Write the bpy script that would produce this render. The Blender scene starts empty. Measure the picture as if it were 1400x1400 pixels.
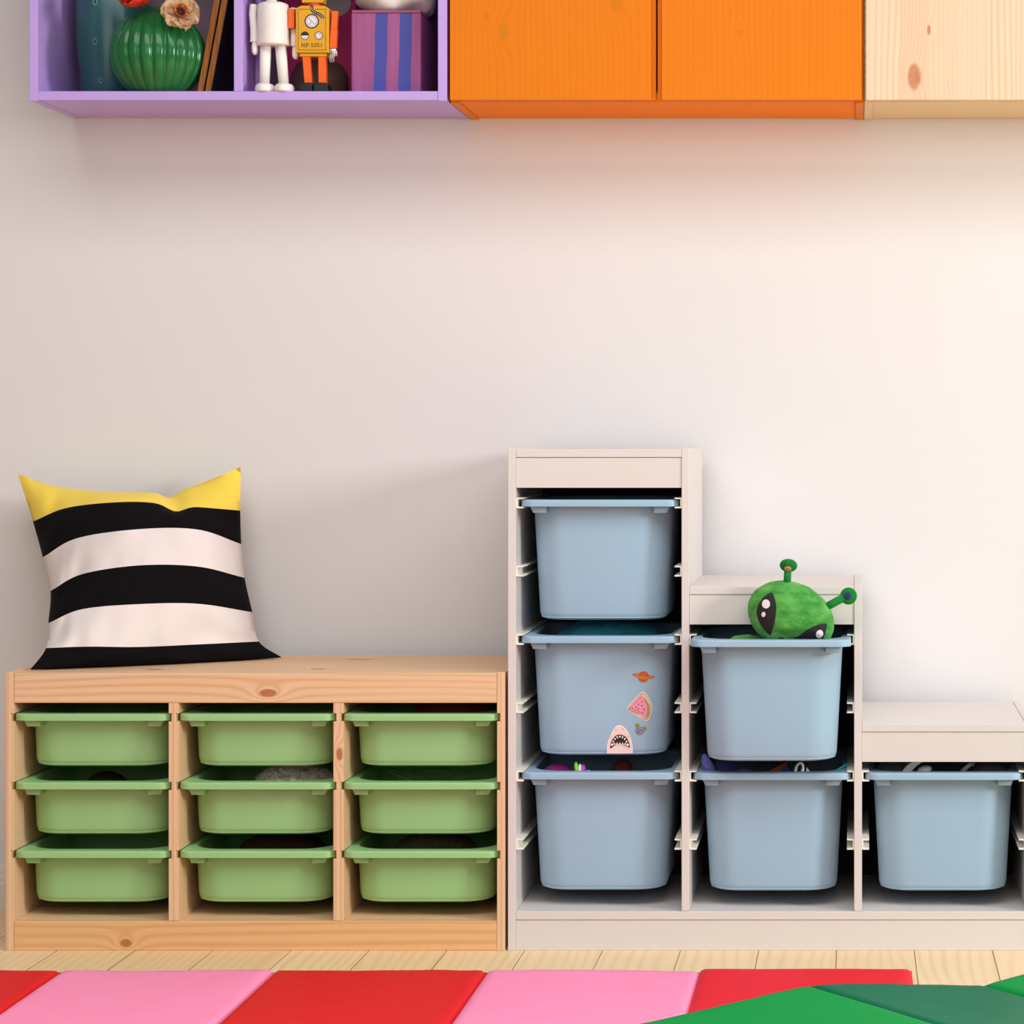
import bpy, bmesh, math, random
from mathutils import Vector, Matrix, noise
PI = math.pi
scene = bpy.context.scene
COL = scene.collection
# ------------------------------------------------------------------ camera numbers (metres, wall at y = 0, room in front of it)
CAMY, CAMZ, FPX, VPX, VPY = -5.18, 0.959, 3460.0, 1172.0, 600.0
YF = -0.44                      # front plane of both storage units
YI = -0.275                     # front plane of the wall cabinets


def W(px, py, t):
    """world point seen at (px, py) of the photograph at distance t from the lens plane"""
    s = FPX / t
    return Vector(((px - VPX) / s, CAMY + t, CAMZ - (py - VPY) / s))


# ------------------------------------------------------------------ object helpers
def rgb(r, g, b):
    f = lambda c: c / 12.92 if c <= 0.04045 else ((c + 0.055) / 1.055) ** 2.4
    return (f(r / 255), f(g / 255), f(b / 255), 1.0)


def tag(o, label=None, cat=None, group=None, kind=None):
    if label: o['label'] = label
    if cat: o['category'] = cat
    if group: o['group'] = group
    if kind: o['kind'] = kind
    return o


def thing(name, label, cat, loc=(0, 0, 0), group=None, rotz=0):
    o = bpy.data.objects.new(name, None)
    o.empty_display_size = 0.05
    COL.objects.link(o)
    o.location = loc
    o.rotation_euler = (0, 0, rotz)
    return tag(o, label, cat, group)


def obj(name, bm, mats, parent=None, smooth=False, local=False, label=None, angle=None, keep=False):
    """links bm as one mesh object; bm is in world metres unless local=True"""
    if parent is not None and not local:
        bmesh.ops.translate(bm, verts=bm.verts, vec=-world_loc(parent))
    if not keep: bmesh.ops.recalc_face_normals(bm, faces=bm.faces)
    me = bpy.data.meshes.new(name)
    bm.to_mesh(me)
    bm.free()
    if not isinstance(mats, (list, tuple)): mats = [mats]
    for m in mats: me.materials.append(m)
    if smooth:
        me.polygons.foreach_set('use_smooth', [True] * len(me.polygons))
        if angle: me.set_sharp_from_angle(angle=math.radians(angle))
    o = bpy.data.objects.new(name, me)
    COL.objects.link(o)
    if parent is not None: o.parent = parent
    if label: o['label'] = label
    return o


def world_loc(o):
    v = Vector((0, 0, 0))
    while o is not None:
        v += o.location
        o = o.parent
    return v


def copy_tree(o, parent=None):
    c = o.copy()
    COL.objects.link(c)
    if parent is not None: c.parent = parent
    for ch in list(o.children): copy_tree(ch, c)
    return c


def bx(x0, x1, y0, y1, z0, z1, bev=0.0, seg=2, bm=None, mi=0):
    own = bm is None
    b = bmesh.new()
    vs = [b.verts.new((x, y, z)) for x in (x0, x1) for y in (y0, y1) for z in (z0, z1)]
    for f in ((0, 1, 3, 2), (4, 6, 7, 5), (0, 4, 5, 1), (2, 3, 7, 6), (0, 2, 6, 4), (1, 5, 7, 3)):
        b.faces.new([vs[i] for i in f])
    bmesh.ops.recalc_face_normals(b, faces=b.faces)
    if bev > 0:
        bmesh.ops.bevel(b, geom=list(b.edges), offset=bev, segments=seg, profile=0.5, affect='EDGES')
    if own: return b
    merge(bm, b, mi=mi)
    return bm


def merge(dst, src, mat=None, mi=0):
    if mat is not None: bmesh.ops.transform(src, matrix=mat, verts=src.verts)
    mp = {}
    for v in src.verts: mp[v] = dst.verts.new(v.co)
    for f in src.faces:
        try:
            g = dst.faces.new([mp[v] for v in f.verts])
            g.smooth = f.smooth
            g.material_index = mi if mi else f.material_index
        except ValueError:
            pass
    src.free()


def prism(poly, axis, d0, d1, bev=0.0, mi=0):
    """polygon in the plane across axis, pushed from d0 to d1; bev rounds the d0 rim"""
    b = bmesh.new()
    def P(p, d):
        return {'x': (d, p[0], p[1]), 'y': (p[0], d, p[1]), 'z': (p[0], p[1], d)}[axis]
    lo = [b.verts.new(P(p, d0)) for p in poly]
    hi = [b.verts.new(P(p, d1)) for p in poly]
    n = len(poly)
    f0 = b.faces.new(lo)
    b.faces.new(hi[::-1])
    for i in range(n): b.faces.new((lo[i], hi[i], hi[(i + 1) % n], lo[(i + 1) % n]))
    bmesh.ops.recalc_face_normals(b, faces=b.faces)
    if bev > 0:
        bmesh.ops.bevel(b, geom=list(f0.edges), offset=bev, segments=2, profile=0.5, affect='EDGES')
    for f in b.faces: f.material_index = mi
    return b


def loft(loops, cap0=False, cap1=False, wrap=False, closed=True):
    b = bmesh.new()
    rows = [[b.verts.new(p) for p in lp] for lp in loops]
    n = len(loops[0])
    R = len(rows)
    for i in range(R if wrap else R - 1):
        a, c = rows[i], rows[(i + 1) % R]
        for j in range(n if closed else n - 1):
            k = (j + 1) % n
            b.faces.new((a[j], a[k], c[k], c[j]))
    if cap0: b.faces.new(rows[0][::-1])
    if cap1: b.faces.new(rows[-1])
    return b


def rrect(w, d, r, cx=0, cy=0, n=8):
    pts = []
    for (sx, sy, a0) in ((1, -1, -PI / 2), (1, 1, 0), (-1, 1, PI / 2), (-1, -1, PI)):
        for i in range(n + 1):
            a = a0 + PI / 2 * i / n
            pts.append((cx + sx * (w / 2 - r) + r * math.cos(a), cy + sy * (d / 2 - r) + r * math.sin(a)))
    return pts


def lathe(profile, n=32, loc=(0, 0, 0), rib=None):
    """profile: (radius, z) from the bottom up"""
    loops = []
    for (r, z) in profile:
        lp = []
        for i in range(n):
            a = 2 * PI * i / n
            k = rib(a, r, z) if rib else 1.0
            lp.append((loc[0] + r * k * math.cos(a), loc[1] + r * k * math.sin(a), loc[2] + z))
        loops.append(lp)
    return loft(loops, True, True)


def tube(path, radii, n=12, flat=1.0, closed_ends=True):
    path = [Vector(p) for p in path]
    if not isinstance(radii, (list, tuple)): radii = [radii] * len(path)
    loops = []
    prev = None
    for i, p in enumerate(path):
        d = (path[min(i + 1, len(path) - 1)] - path[max(i - 1, 0)]).normalized()
        up = Vector((0, 1, 0)) if abs(d.y) < 0.9 else Vector((1, 0, 0))
        if prev is not None: up = prev
        a = d.cross(up).normalized()
        u = a.cross(d).normalized()
        prev = u
        loops.append([p + a * math.cos(2 * PI * k / n) * radii[i] + u * math.sin(2 * PI * k / n) * radii[i] * flat for k in range(n)])
    return loft(loops, closed_ends, closed_ends)


def ell(c, r, rot=None, nu=32, nv=20, amp=0.0, freq=20, seed=0):
    b = bmesh.new()
    bmesh.ops.create_uvsphere(b, u_segments=nu, v_segments=nv, radius=1.0)
    M = Matrix.Translation(Vector(c)) @ (rot.to_4x4() if rot else Matrix.Identity(4)) @ Matrix.Diagonal((r[0], r[1], r[2], 1))
    bmesh.ops.transform(b, matrix=M, verts=b.verts)
    if amp:
        for v in b.verts:
            d = (v.co - Vector(c)).normalized()
            v.co += d * amp * noise.noise(v.co * freq + Vector((seed, 0, 0)))
    return b


def patch(outline, surf, rings=6, mi=0, bm=None, centre=None):
    """flat outline (u, v) laid on surf(u, v) -> point"""
    b = bm if bm is not None else bmesh.new()
    n = len(outline)
    cu = centre[0] if centre else sum(p[0] for p in outline) / n
    cv = centre[1] if centre else sum(p[1] for p in outline) / n
    prev = None
    for r in range(rings):
        k = 1 - r / rings
        ring = [b.verts.new(surf(cu + (p[0] - cu) * k, cv + (p[1] - cv) * k)) for p in outline]
        if prev:
            for j in range(n):
                f = b.faces.new((prev[j], prev[(j + 1) % n], ring[(j + 1) % n], ring[j])); f.material_index = mi
        prev = ring
    c = b.verts.new(surf(cu, cv))
    for j in range(n):
        f = b.faces.new((prev[j], prev[(j + 1) % n], c)); f.material_index = mi
    return b


def smooth_poly(pts, sub=6):
    out = []
    n = len(pts)
    for i in range(n):
        p0, p1, p2, p3 = (pts[(i + k - 1) % n] for k in range(4))
        for s in range(sub):
            out.append(crom(p0, p1, p2, p3, s / sub))
    return out


def crom(p0, p1, p2, p3, t):
    return tuple(0.5 * ((2 * b) + (-a + c) * t + (2 * a - 5 * b + 4 * c - d) * t * t + (-a + 3 * b - 3 * c + d) * t ** 3) for a, b, c, d in zip(p0, p1, p2, p3))


def spline(pts, u):
    """pts: tuples evenly spaced over 0..1"""
    n = len(pts) - 1
    x = min(max(u, 0), 1) * n
    i = min(int(x), n - 1)
    g = lambda k: pts[k] if 0 <= k <= n else (tuple(2 * a - b for a, b in zip(pts[0], pts[1])) if k < 0 else tuple(2 * a - b for a, b in zip(pts[n], pts[n - 1])))
    return crom(g(i - 1), g(i), g(i + 1), g(i + 2), x - i)


def circle(cx, cy, r, n=24, ry=None, a0=0, a1=2 * PI, rot=0):
    ry = ry or r
    pts = []
    for i in range(n):
        a = a0 + (a1 - a0) * i / (n if abs(a1 - a0 - 2 * PI) < 1e-6 else n - 1)
        x, y = r * math.cos(a), ry * math.sin(a)
        pts.append((cx + x * math.cos(rot) - y * math.sin(rot), cy + x * math.sin(rot) + y * math.cos(rot)))
    return pts


# ------------------------------------------------------------------ materials
class NT:
    def __init__(self, name):
        self.m = bpy.data.materials.new(name)
        self.m.use_nodes = True
        self.t = self.m.node_tree
        self.p = self.t.nodes['Principled BSDF']

    def node(self, kind, **props):
        n = self.t.nodes.new(kind)
        for k, v in props.items(): setattr(n, k, v)
        return n

    def link(self, a, b): self.t.links.new(a, b)

    def put(self, sock, v):
        if hasattr(v, 'is_output'): self.link(v, sock)
        else: sock.default_value = v

    def math(self, op, a, b=0.0, c=None):
        n = self.node('ShaderNodeMath', operation=op)
        self.put(n.inputs[0], a)
        self.put(n.inputs[1], b)
        if c is not None: self.put(n.inputs[2], c)
        return n.outputs[0]

    def mix(self, fac, a, b, mode='MIX'):
        n = self.node('ShaderNodeMix', data_type='RGBA', blend_type=mode)
        self.put(n.inputs[0], fac)
        self.put(n.inputs[6], a)
        self.put(n.inputs[7], b)
        return n.outputs[2]

    def coords(self):
        n = self.node('ShaderNodeTexCoord')
        s = self.node('ShaderNodeSeparateXYZ')
        self.link(n.outputs['Object'], s.inputs[0])
        return n.outputs['Object'], s.outputs

    def noise(self, vec, scale=5.0, detail=2.0, rough=0.5):
        n = self.node('ShaderNodeTexNoise')
        if vec is not None: self.link(vec, n.inputs['Vector'])
        n.inputs['Scale'].default_value = scale
        n.inputs['Detail'].default_value = detail
        n.inputs['Roughness'].default_value = rough
        return n.outputs['Fac']

    def comb(self, x, y, z):
        n = self.node('ShaderNodeCombineXYZ')
        for i, v in enumerate((x, y, z)): self.put(n.inputs[i], v)
        return n.outputs[0]

    def bump(self, h, strength=0.2, dist=0.001):
        n = self.node('ShaderNodeBump')
        n.inputs['Strength'].default_value = strength
        n.inputs['Distance'].default_value = dist
        self.link(h, n.inputs['Height'])
        self.link(n.outputs[0], self.p.inputs['Normal'])


def plain(name, col, rough=0.5, var=0.05, scale=30, bump=0.0, bscale=200, spec=0.5, metal=0.0, sheen=0.0, coat=0.0):
    """one colour with a faint procedural mottling"""
    n = NT(name)
    v, _ = n.coords()
    f = n.noise(v, scale, 3)
    dark = tuple(c * (1 - var * 2) for c in col[:3]) + (1,)
    light = tuple(min(1, c * (1 + var * 2)) for c in col[:3]) + (1,)
    n.link(n.mix(f, dark, light), n.p.inputs['Base Color'])
    n.p.inputs['Roughness'].default_value = rough
    n.p.inputs['Specular IOR Level'].default_value = spec
    n.p.inputs['Metallic'].default_value = metal
    n.p.inputs['Sheen Weight'].default_value = sheen
    n.p.inputs['Coat Weight'].default_value = coat
    if bump: n.bump(n.noise(v, bscale, 2), bump)
    return n.m


def pine(name, axis, base, ring, freq=55.0, warp=1.6, knots=(), seed=0.0, strength=0.5, gap=None, rough=0.5, knotcol=None, wlen=1.1, wacr=7.0, boards=None, spec=0.35):
    """pine with rings along axis; knots: (along, across, length, width) in object metres; gap: (spacing, offset, width) between planks"""
    n = NT(name)
    v, s = n.coords()
    if axis == 'x': al, ac = s[0], n.math('ADD', s[1], s[2])
    elif axis == 'z': al, ac = s[2], n.math('ADD', s[0], s[1])
    else: al, ac = s[1], n.math('ADD', s[0], s[2])
    seedv = seed
    tone = None
    if boards or gap:
        sp, off = (gap[0], gap[1]) if gap else boards
        u = n.math('DIVIDE', n.math('SUBTRACT', ac, off), sp)
        idx = n.math('FLOOR', u)
        wn = n.node('ShaderNodeTexWhiteNoise', noise_dimensions='1D')
        n.link(n.math('ADD', idx, seed + 0.37), wn.inputs['W'])
        tone = wn.outputs['Value']
        seedv = n.math('MULTIPLY', tone, 37.0)
    wv = n.comb(n.math('MULTIPLY', al, wlen), n.math('MULTIPLY', ac, wacr), seedv)
    f = n.math('MULTIPLY', ac, freq) if not boards else n.math('MULTIPLY', ac, n.math('MULTIPLY', n.math('ADD', n.math('MULTIPLY', tone, 0.9), 0.5), freq))
    f = n.math('ADD', f, n.math('MULTIPLY', n.noise(wv, 1.0, 1.0), warp * 6))
    core = None
    for (ka, kb, la, lb) in knots:
        da = n.math('DIVIDE', n.math('SUBTRACT', al, ka), la)
        db = n.math('DIVIDE', n.math('SUBTRACT', ac, kb), lb)
        d = n.math('SQRT', n.math('ADD', n.math('MULTIPLY', da, da), n.math('MULTIPLY', db, db)))
        f = n.math('ADD', f, n.math('MULTIPLY', n.math('EXPONENT', n.math('MULTIPLY', d, -0.8)), 4.5))
        mr = n.node('ShaderNodeMapRange', interpolation_type='SMOOTHSTEP')
        n.link(d, mr.inputs['Value'])
        mr.inputs['From Min'].default_value = 1.25
        mr.inputs['From Max'].default_value = 0.7
        c = mr.outputs[0]
        core = c if core is None else n.math('MAXIMUM', core, c)
    r = n.math('ADD', n.math('MULTIPLY', n.math('SINE', n.math('MULTIPLY', f, 2 * PI)), 0.5), 0.5)
    r = n.math('POWER', r, 2.2)
    big = n.noise(n.comb(n.math('MULTIPLY', al, 1.5), n.math('MULTIPLY', ac, 11), seedv), 1.0, 2)
    amt = n.math('MULTIPLY', r, n.math('MULTIPLY', n.math('ADD', big, 0.15), strength * 1.5))
    if boards: amt = n.math('MULTIPLY', amt, n.math('ADD', n.math('FRACT', n.math('MULTIPLY', tone, 7.31)), 0.25))
    col = n.mix(amt, base, ring)
    fib = n.noise(n.comb(n.math('MULTIPLY', al, 5.0), n.math('MULTIPLY', ac, 420.0), seedv), 1.0, 2)
    col = n.mix(n.math('MULTIPLY', fib, 0.22), col, tuple(c * 0.72 for c in ring[:3]) + (1,))
    if tone is not None:
        col = n.mix(n.math('MULTIPLY', tone, 0.35 if gap else 0.75), col, ring if gap else rgb(226, 184, 152))
    if core is not None:
        kc = knotcol or rgb(168, 92, 44)
        kn = n.noise(v, 160.0, 2)
        col = n.mix(n.math('MULTIPLY', core, n.math('ADD', n.math('MULTIPLY', kn, 0.4), 0.62)), col, kc)
    if gap:
        fr = n.math('FRACT', u)
        ed = n.math('MINIMUM', fr, n.math('SUBTRACT', 1.0, fr))
        ln = n.math('LESS_THAN', ed, n.math('MULTIPLY', n.math('ADD', n.noise(n.comb(0.0, n.math('MULTIPLY', idx, 3.7), n.math('MULTIPLY', al, 2.0)), 1.0, 1), 0.15), gap[2] / gap[0]))
        col = n.mix(n.math('MULTIPLY', ln, 0.8), col, rgb(70, 48, 28))
    n.link(col, n.p.inputs['Base Color'])
    n.p.inputs['Roughness'].default_value = rough
    n.p.inputs['Specular IOR Level'].default_value = spec
    n.bump(fib, 0.06, 0.0006)
    return n.m


M = {}
M['wall'] = plain('wall paint', rgb(224, 222, 223), 0.75, 0.008, 3, 0.05, 60, 0.25)
M['base'] = plain('white trim paint', rgb(225, 218, 212), 0.45, 0.01)
M['white'] = plain('white foil', rgb(217, 211, 207), 0.42, 0.006, 6, 0.02, 150, 0.4)
M['white_rail'] = plain('white plastic runner', rgb(240, 236, 222), 0.4, 0.01)
M['green_tub'] = plain('green plastic', rgb(154, 202, 136), 0.42, 0.01, 12, 0.03, 900, 0.35)
M['blue_tub'] = plain('light blue plastic', rgb(155, 186, 208), 0.42, 0.008, 12, 0.03, 900, 0.35)
M['purple'] = plain('lilac paint', rgb(190, 160, 230), 0.42, 0.012, 25, 0.06, 120, 0.4)
PB, PR = rgb(234, 200, 160), rgb(212, 152, 100)
FL = pine('floor pine planks', 'y', rgb(248, 222, 178), rgb(224, 178, 124), 44, 0.75, (), 3.1, 0.34, gap=(0.146, 0.107, 0.0016), rough=0.45)

# ------------------------------------------------------------------ the room
tag(obj('wall_back', bx(-4.2, 4.6, 0, 0.12, 0, 2.75), M['wall']), kind='structure')
tag(obj('floor', bx(-4.2, 4.6, -6.6, 0.12, -0.08, 0), FL), kind='structure')
prof = [(0, 0), (-0.03, 0), (-0.03, 0.052), (-0.026, 0.056), (-0.026, 0.066), (-0.019, 0.072), (-0.019, 0.082), (-0.010, 0.088), (0, 0.09)]
tag(obj('baseboard_back', prism(prof, 'x', -4.2, 4.6), M['base']), kind='structure')

# ------------------------------------------------------------------ storage tubs
TD = 0.385                       # tub depth over the rim
SET = 0.028                      # tub front wall behind the rim lip


def make_tub(name, label, H, W0, W1, D1cut, matl, RW, group):
    root = thing(name, label, 'storage tub', (0, 0, 0), group)
    D0 = TD - 2 * SET
    D1 = D0 - D1cut
    R = 0.062
    fil = 0.014
    loops = []
    for i in range(5):
        a = PI / 2 * i / 4
        ins = fil * (1 - math.sin(a))
        z = fil * (1 - math.cos(a))
        loops.append([(x, y, z) for x, y in rrect(W1 - 2 * ins, D1 - 2 * ins, R - 0.006 - ins * 0.6)])
    for k in (0.25, 0.5, 0.75, 1.0):
        z = fil + (H - 0.003 - fil) * k
        loops.append([(x, y, z) for x, y in rrect(W1 + (W0 - W1) * k, D1 + (D0 - D1) * k, R - 0.006 * (1 - k))])
    th = 0.0026
    for k in (1.0, 0.5, 0.0):
        z = 0.004 + (H - 0.003 - 0.004) * k
        loops.append([(x, y, z) for x, y in rrect(W1 + (W0 - W1) * k - 2 * th, D1 + (D0 - D1) * k - 2 * th, R - 0.006 * (1 - k) - th)])
    obj('tub_body', loft(loops, True, True), matl, root, True, True, angle=50)
    lip = 0.0126
    rl = []
    inn = [(x, y) for x, y in rrect(W0 - 2 * th, D0 - 2 * th, R - th)]
    inn2 = [(x, y) for x, y in rrect(W0 - 2 * th + 0.004, D0 - 2 * th + 0.004, R)]
    rl.append([(x, y, H - 0.0045) for x, y in inn])
    rl.append([(x, y, H - 0.0012) for x, y in inn])
    rl.append([(x, y, H) for x, y in inn2])
    for i in range(5):
        a = PI / 2 * i / 4
        f = 0.0032
        ins = f * (1 - math.sin(a))
        rl.append([(x, y, H - f * (1 - math.cos(a))) for x, y in rrect(RW - 2 * ins, TD - 2 * ins, 0.024 - ins)])
    rl.append([(x, y, H - lip) for x, y in rrect(RW, TD, 0.024)])
    rl.append([(x, y, H - lip) for x, y in rrect(RW - 0.005, TD - 0.005, 0.0215)])
    rl.append([(x, y, H - 0.0045) for x, y in rrect(RW - 0.005, TD - 0.005, 0.0215)])
    obj('rim', loft(rl, wrap=True), matl, root, True, True, angle=50)
    for s in (-1, 1):
        poly = [(s * (RW / 2 - 0.016), H - 0.012), (s * (RW / 2 - 0.019), H - 0.017), (s * (RW / 2 - 0.0225), H - lip - 0.0125), (s * (RW / 2 - 0.047), H - lip - 0.0125), (s * (RW / 2 - 0.047), H - 0.012)]
        if s > 0: poly = poly[::-1]
        obj('grip_tab', prism(poly, 'y', -TD / 2 + 0.015, -TD / 2 + 0.052, 0.0012), matl, root, True, True, angle=30)
    return root


def tub_front(H, W0, W1, D1cut, x, z, off=0.0006):
    """local y of a tub's front wall at (x, z)"""
    k = (z - 0.014) / (H - 0.003 - 0.014)
    hw = (W1 + (W0 - W1) * k) / 2
    hd = (TD - 2 * SET - D1cut + D1cut * k) / 2
    R = 0.062 - 0.006 * (1 - k)
    q = abs(x) - (hw - R)
    y = -hd
    if q > 0: y = -hd + R - math.sqrt(max(R * R - q * q, 0))
    return y - off


GH, BH = 0.1035, 0.2285
green = make_tub('green_storage_tub', '', GH, 0.266, 0.257, 0.012, M['green_tub'], 0.2965, 'shallow green tubs in the pine bench')
blue = make_tub('blue_storage_tub', '', BH, 0.266, 0.243, 0.020, M['blue_tub'], 0.2965, 'deep blue tubs in the white stepped shelf')

# ------------------------------------------------------------------ the pine bench
bench = thing('storage_bench', 'low natural pine storage bench with nine green tubs and a striped cushion on top', 'storage bench', (-1.127, -0.24, 0))
bl = bench.location
YB = -0.04                       # backs of the units
gz = [0.437, 0.3085, 0.180]      # centres of the rims
gx = [(-1.580, -1.290), (-1.271, -0.9815), (-0.9625, -0.6748)]


def notch_panel(x0, x1, z0, z1, left, right):
    pts = [(x0, z0)]
    pts += [(x1, z0)]
    if right:
        for z in gz[::-1]:
            pts += [(x1, z - 0.0078), (x1 - 0.0055, z - 0.0078), (x1 - 0.0055, z + 0.0078), (x1, z + 0.0078)]
    pts += [(x1, z1), (x0, z1)]
    if left:
        for z in gz:
            pts += [(x0, z + 0.0078), (x0 + 0.0055, z + 0.0078), (x0 + 0.0055, z - 0.0078), (x0, z - 0.0078)]
    return prism(pts, 'y', YF, YB, 0.0011)


def lx(px, t=4.74): return (px - VPX) * t / FPX - bl.x
def lz(py, t=4.74): return CAMZ - (py - VPY) * t / FPX
yo = YF - bl.y                   # front face in bench coordinates
pv = pine('pine upright', 'z', PB, PR, 90, 0.3, [(lz(1031), lx(464) + yo, 0.012, 0.006)], 1.7, 0.5)
pr = pine('pine rail', 'x', PB, PR, 70, 0.75, [(lx(366), yo + lz(947), 0.017, 0.0075)], 6.3, 0.4, wlen=1.6, wacr=5)
pp = pine('pine plinth', 'x', rgb(232, 186, 132), PR, 60, 0.55, [(lx(172), yo + lz(1289), 0.011, 0.008)], 11.2, 0.55, wlen=0.9)
ptp = pine('pine top', 'x', PB, PR, 40, 0.8, [(lx(214, 4.83), 0.16 - 0.24 + 0.52 - 0.04, 0.018, 0.012), (lx(486, 5.0), 0.10 + 0.52, 0.03, 0.008), (lx(180, 4.95), 0.03 + 0.52, 0.02, 0.01), (lx(430, 4.8), -0.11 + 0.52, 0.016, 0.01)], 4.0, 0.45)
obj('side_panel', notch_panel(-1.595, -1.580, 0, 0.5215, False, True), pv, bench)
obj('side_panel', notch_panel(-0.6748, -0.6597, 0, 0.5215, True, False), pv, bench)
obj('divider', notch_panel(-1.290, -1.271, 0.0562, 0.464, True, True), pv, bench)
obj('divider', notch_panel(-0.9815, -0.9625, 0.0562, 0.464, True, True), pv, bench)
obj('top_board', bx(-1.5798, -0.675, YF + 0.018, YB, 0.502, 0.520, 0.001), ptp, bench)
obj('top_rail', bx(-1.5798, -0.675, YF + 0.0008, YF + 0.0178, 0.4642, 0.520, 0.0016), pr, bench)
obj('bottom_shelf', bx(-1.5798, -0.675, YF + 0.018, YB, 0.040, 0.056, 0.0008), ptp, bench)
obj('plinth', bx(-1.5798, -0.675, YF + 0.0006, YF + 0.0178, 0.0, 0.056, 0.0012), pp, bench)

m_shade_back = plain('cavity shade backing', rgb(58, 46, 42), 0.8, 0.06)  # dark colour stands in for the shade behind the tubs
obj('back_panel', bx(-1.5798, -0.675, YB - 0.0005, YB + 0.004, 0.056, 0.502), m_shade_back, bench)  # added back, darkens the bench cavities
G_LABELS = [
    ['green tub in the top row, under the cushion end of the pine bench', 'green tub in the top row, middle column of the pine bench', 'green tub in the top row, column nearest the white shelf'],
    ['green tub in the middle row, outermost column below the cushion', 'green tub in the centre of the bench, holding the furry grey plush', 'green tub in the middle row, column nearest the white shelf'],
    ['green tub in the bottom row, outermost column below the cushion', 'green tub in the bottom row, middle column of the pine bench', 'green tub in the bottom row, column nearest the white shelf']]
gt = {}
for r in range(3):
    for c in range(3):
        o = green if (r == 0 and c == 0) else copy_tree(green)
        o.location = ((gx[c][0] + gx[c][1]) / 2, YF + 0.0015 + TD / 2, gz[r] + 0.0063 - GH)
        o['label'] = G_LABELS[r][c]
        gt[r, c] = o

# ------------------------------------------------------------------ the white stepped shelf
step = thing('stepped_shelf', 'white three-step storage shelf filled with deep blue tubs', 'shelf unit', (-0.16, -0.24, 0))
wp = [(-0.6544, -0.6395), (-0.329, -0.3148), (-0.0058, 0.0088), (0.3164, 0.331)]
wt = [0.941, 0.941, 0.6836, 0.426]
for i, (x0, x1) in enumerate(wp):
    outer = i in (0, 3)
    obj('side_panel' if outer else 'divider', bx(x0, x1, YF, YB, 0 if outer else 0.0742, wt[i], 0.001), M['white'], step)
tops = [(0, 0.9395, 0.9245, 0.8672), (1, 0.6822, 0.6675, 0.6110), (2, 0.4247, 0.4100, 0.3535)]
for i, z2, z1, z0 in tops:
    xa, xb = wp[i][1] + 0.0002, wp[i + 1][0] - 0.0002
    obj('top_board', bx(xa, xb, YF + 0.0005, YB, z1, z2, 0.001), M['white'], step)
    obj('top_rail', bx(xa, xb, YF + 0.0025, YF + 0.018, z0, z1 - 0.0006, 0.0008), M['white'], step)
obj('bottom_shelf', bx(wp[0][1] + 0.0002, wp[3][0] - 0.0002, YF + 0.0005, YB, 0.058, 0.074, 0.001), M['white'], step)
obj('plinth', bx(wp[0][1] + 0.0002, wp[3][0] - 0.0002, YF + 0.0025, YF + 0.018, 0, 0.0574, 0.0008), M['white'], step)
for i, z2, z1, z0 in tops: obj('back_panel', bx(wp[i][1] - 0.004, wp[i + 1][0] + 0.004, YB + 0.0003, YB + 0.0045, 0.06, z1), m_shade_back, step)  # added dark backs, deepen the shade behind the blue tubs
wz = [0.8386 - 0.128 * k for k in range(6)]
for ci, rows in ((0, range(0, 6)), (1, range(2, 6)), (2, range(4, 6))):
    for k in rows:
        z = wz[k]
        for s in (1, -1):
            x = wp[ci][1] if s > 0 else wp[ci + 1][0]
            pts = [(0, -0.0098), (0.0135, -0.0098), (0.0135, -0.0074), (0.0028, -0.0066), (0.0028, 0.0072), (0.0135, 0.0078), (0.0135, 0.0100), (0, 0.0100)]
            pts = [(x + s * a, z + b) for a, b in pts]
            if s < 0: pts = pts[::-1]
            obj('runner', prism(pts, 'y', YF + 0.003, YB - 0.02, 0.0006), M['white_rail'], step)

B_SPEC = [(0, 0, 0.0, 'blue tub at the very top of the tallest column of the white shelf'),
          (0, 2, 0.0, 'blue tub with four stickers on its front, middle of the tallest column'),
          (0, 4, 0.004, 'blue tub at the bottom of the tallest column, holding a magenta ball'),
          (1, 2, -0.088, 'blue tub pulled forward with the green alien plush sitting in it'),
          (1, 4, -0.004, 'blue tub at the bottom of the middle column, below the alien plush'),
          (2, 4, -0.004, 'blue tub under the lowest step, holding black and white goggles')]
bt = []
for i, (ci, k, dy, lab) in enumerate(B_SPEC):
    o = blue if i == 0 else copy_tree(blue)
    o.location = ((wp[ci][1] + wp[ci + 1][0]) / 2 + 0.0005, YF + 0.002 + TD / 2 + dy, wz[k] + 0.0063 - BH)
    o['label'] = lab
    bt.append(o)

# stickers on the second blue tub
ST = {k: plain('sticker ' + k, rgb(*c), 0.35, 0.02, 200) for k, c in dict(white=(246, 240, 236), pink=(240, 150, 182), blush=(242, 214, 208), black=(28, 22, 22), brown=(110, 62, 52), rind=(236, 222, 170), tan=(196, 156, 110), orange=(200, 88, 36), red=(205, 70, 60), gold=(190, 140, 50), olive=(130, 150, 50), lilac=(150, 140, 178), rose=(190, 92, 100)).items()}
s2 = bt[1]
TS = 4.74 + SET + 0.012


def on_tub(off):
    def f(px, py):
        p = W(px, py, TS) - s2.location
        return Vector((p.x, tub_front(BH, 0.266, 0.243, 0.020, p.x, p.z, off), p.z))
    return f


def zo(x, y): return (820 + x / 10.0, 900 + y / 10.0)      # from the close-up of the stickers
def sticker(name, label, layers):
    mats = []
    b = bmesh.new()
    for i, (pts, mk) in enumerate(layers):
        if ST[mk] not in mats: mats.append(ST[mk])
        mi = mats.index(ST[mk])
        patch([zo(*p) for p in pts], on_tub(0.0005 + 0.00018 * i), 3, mi, b)
    for f in b.faces:
        f.normal_update()
        if f.normal.y > 0: f.normal_flip()
    return obj(name, b, mats, s2, True, True, label, keep=True)


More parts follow.
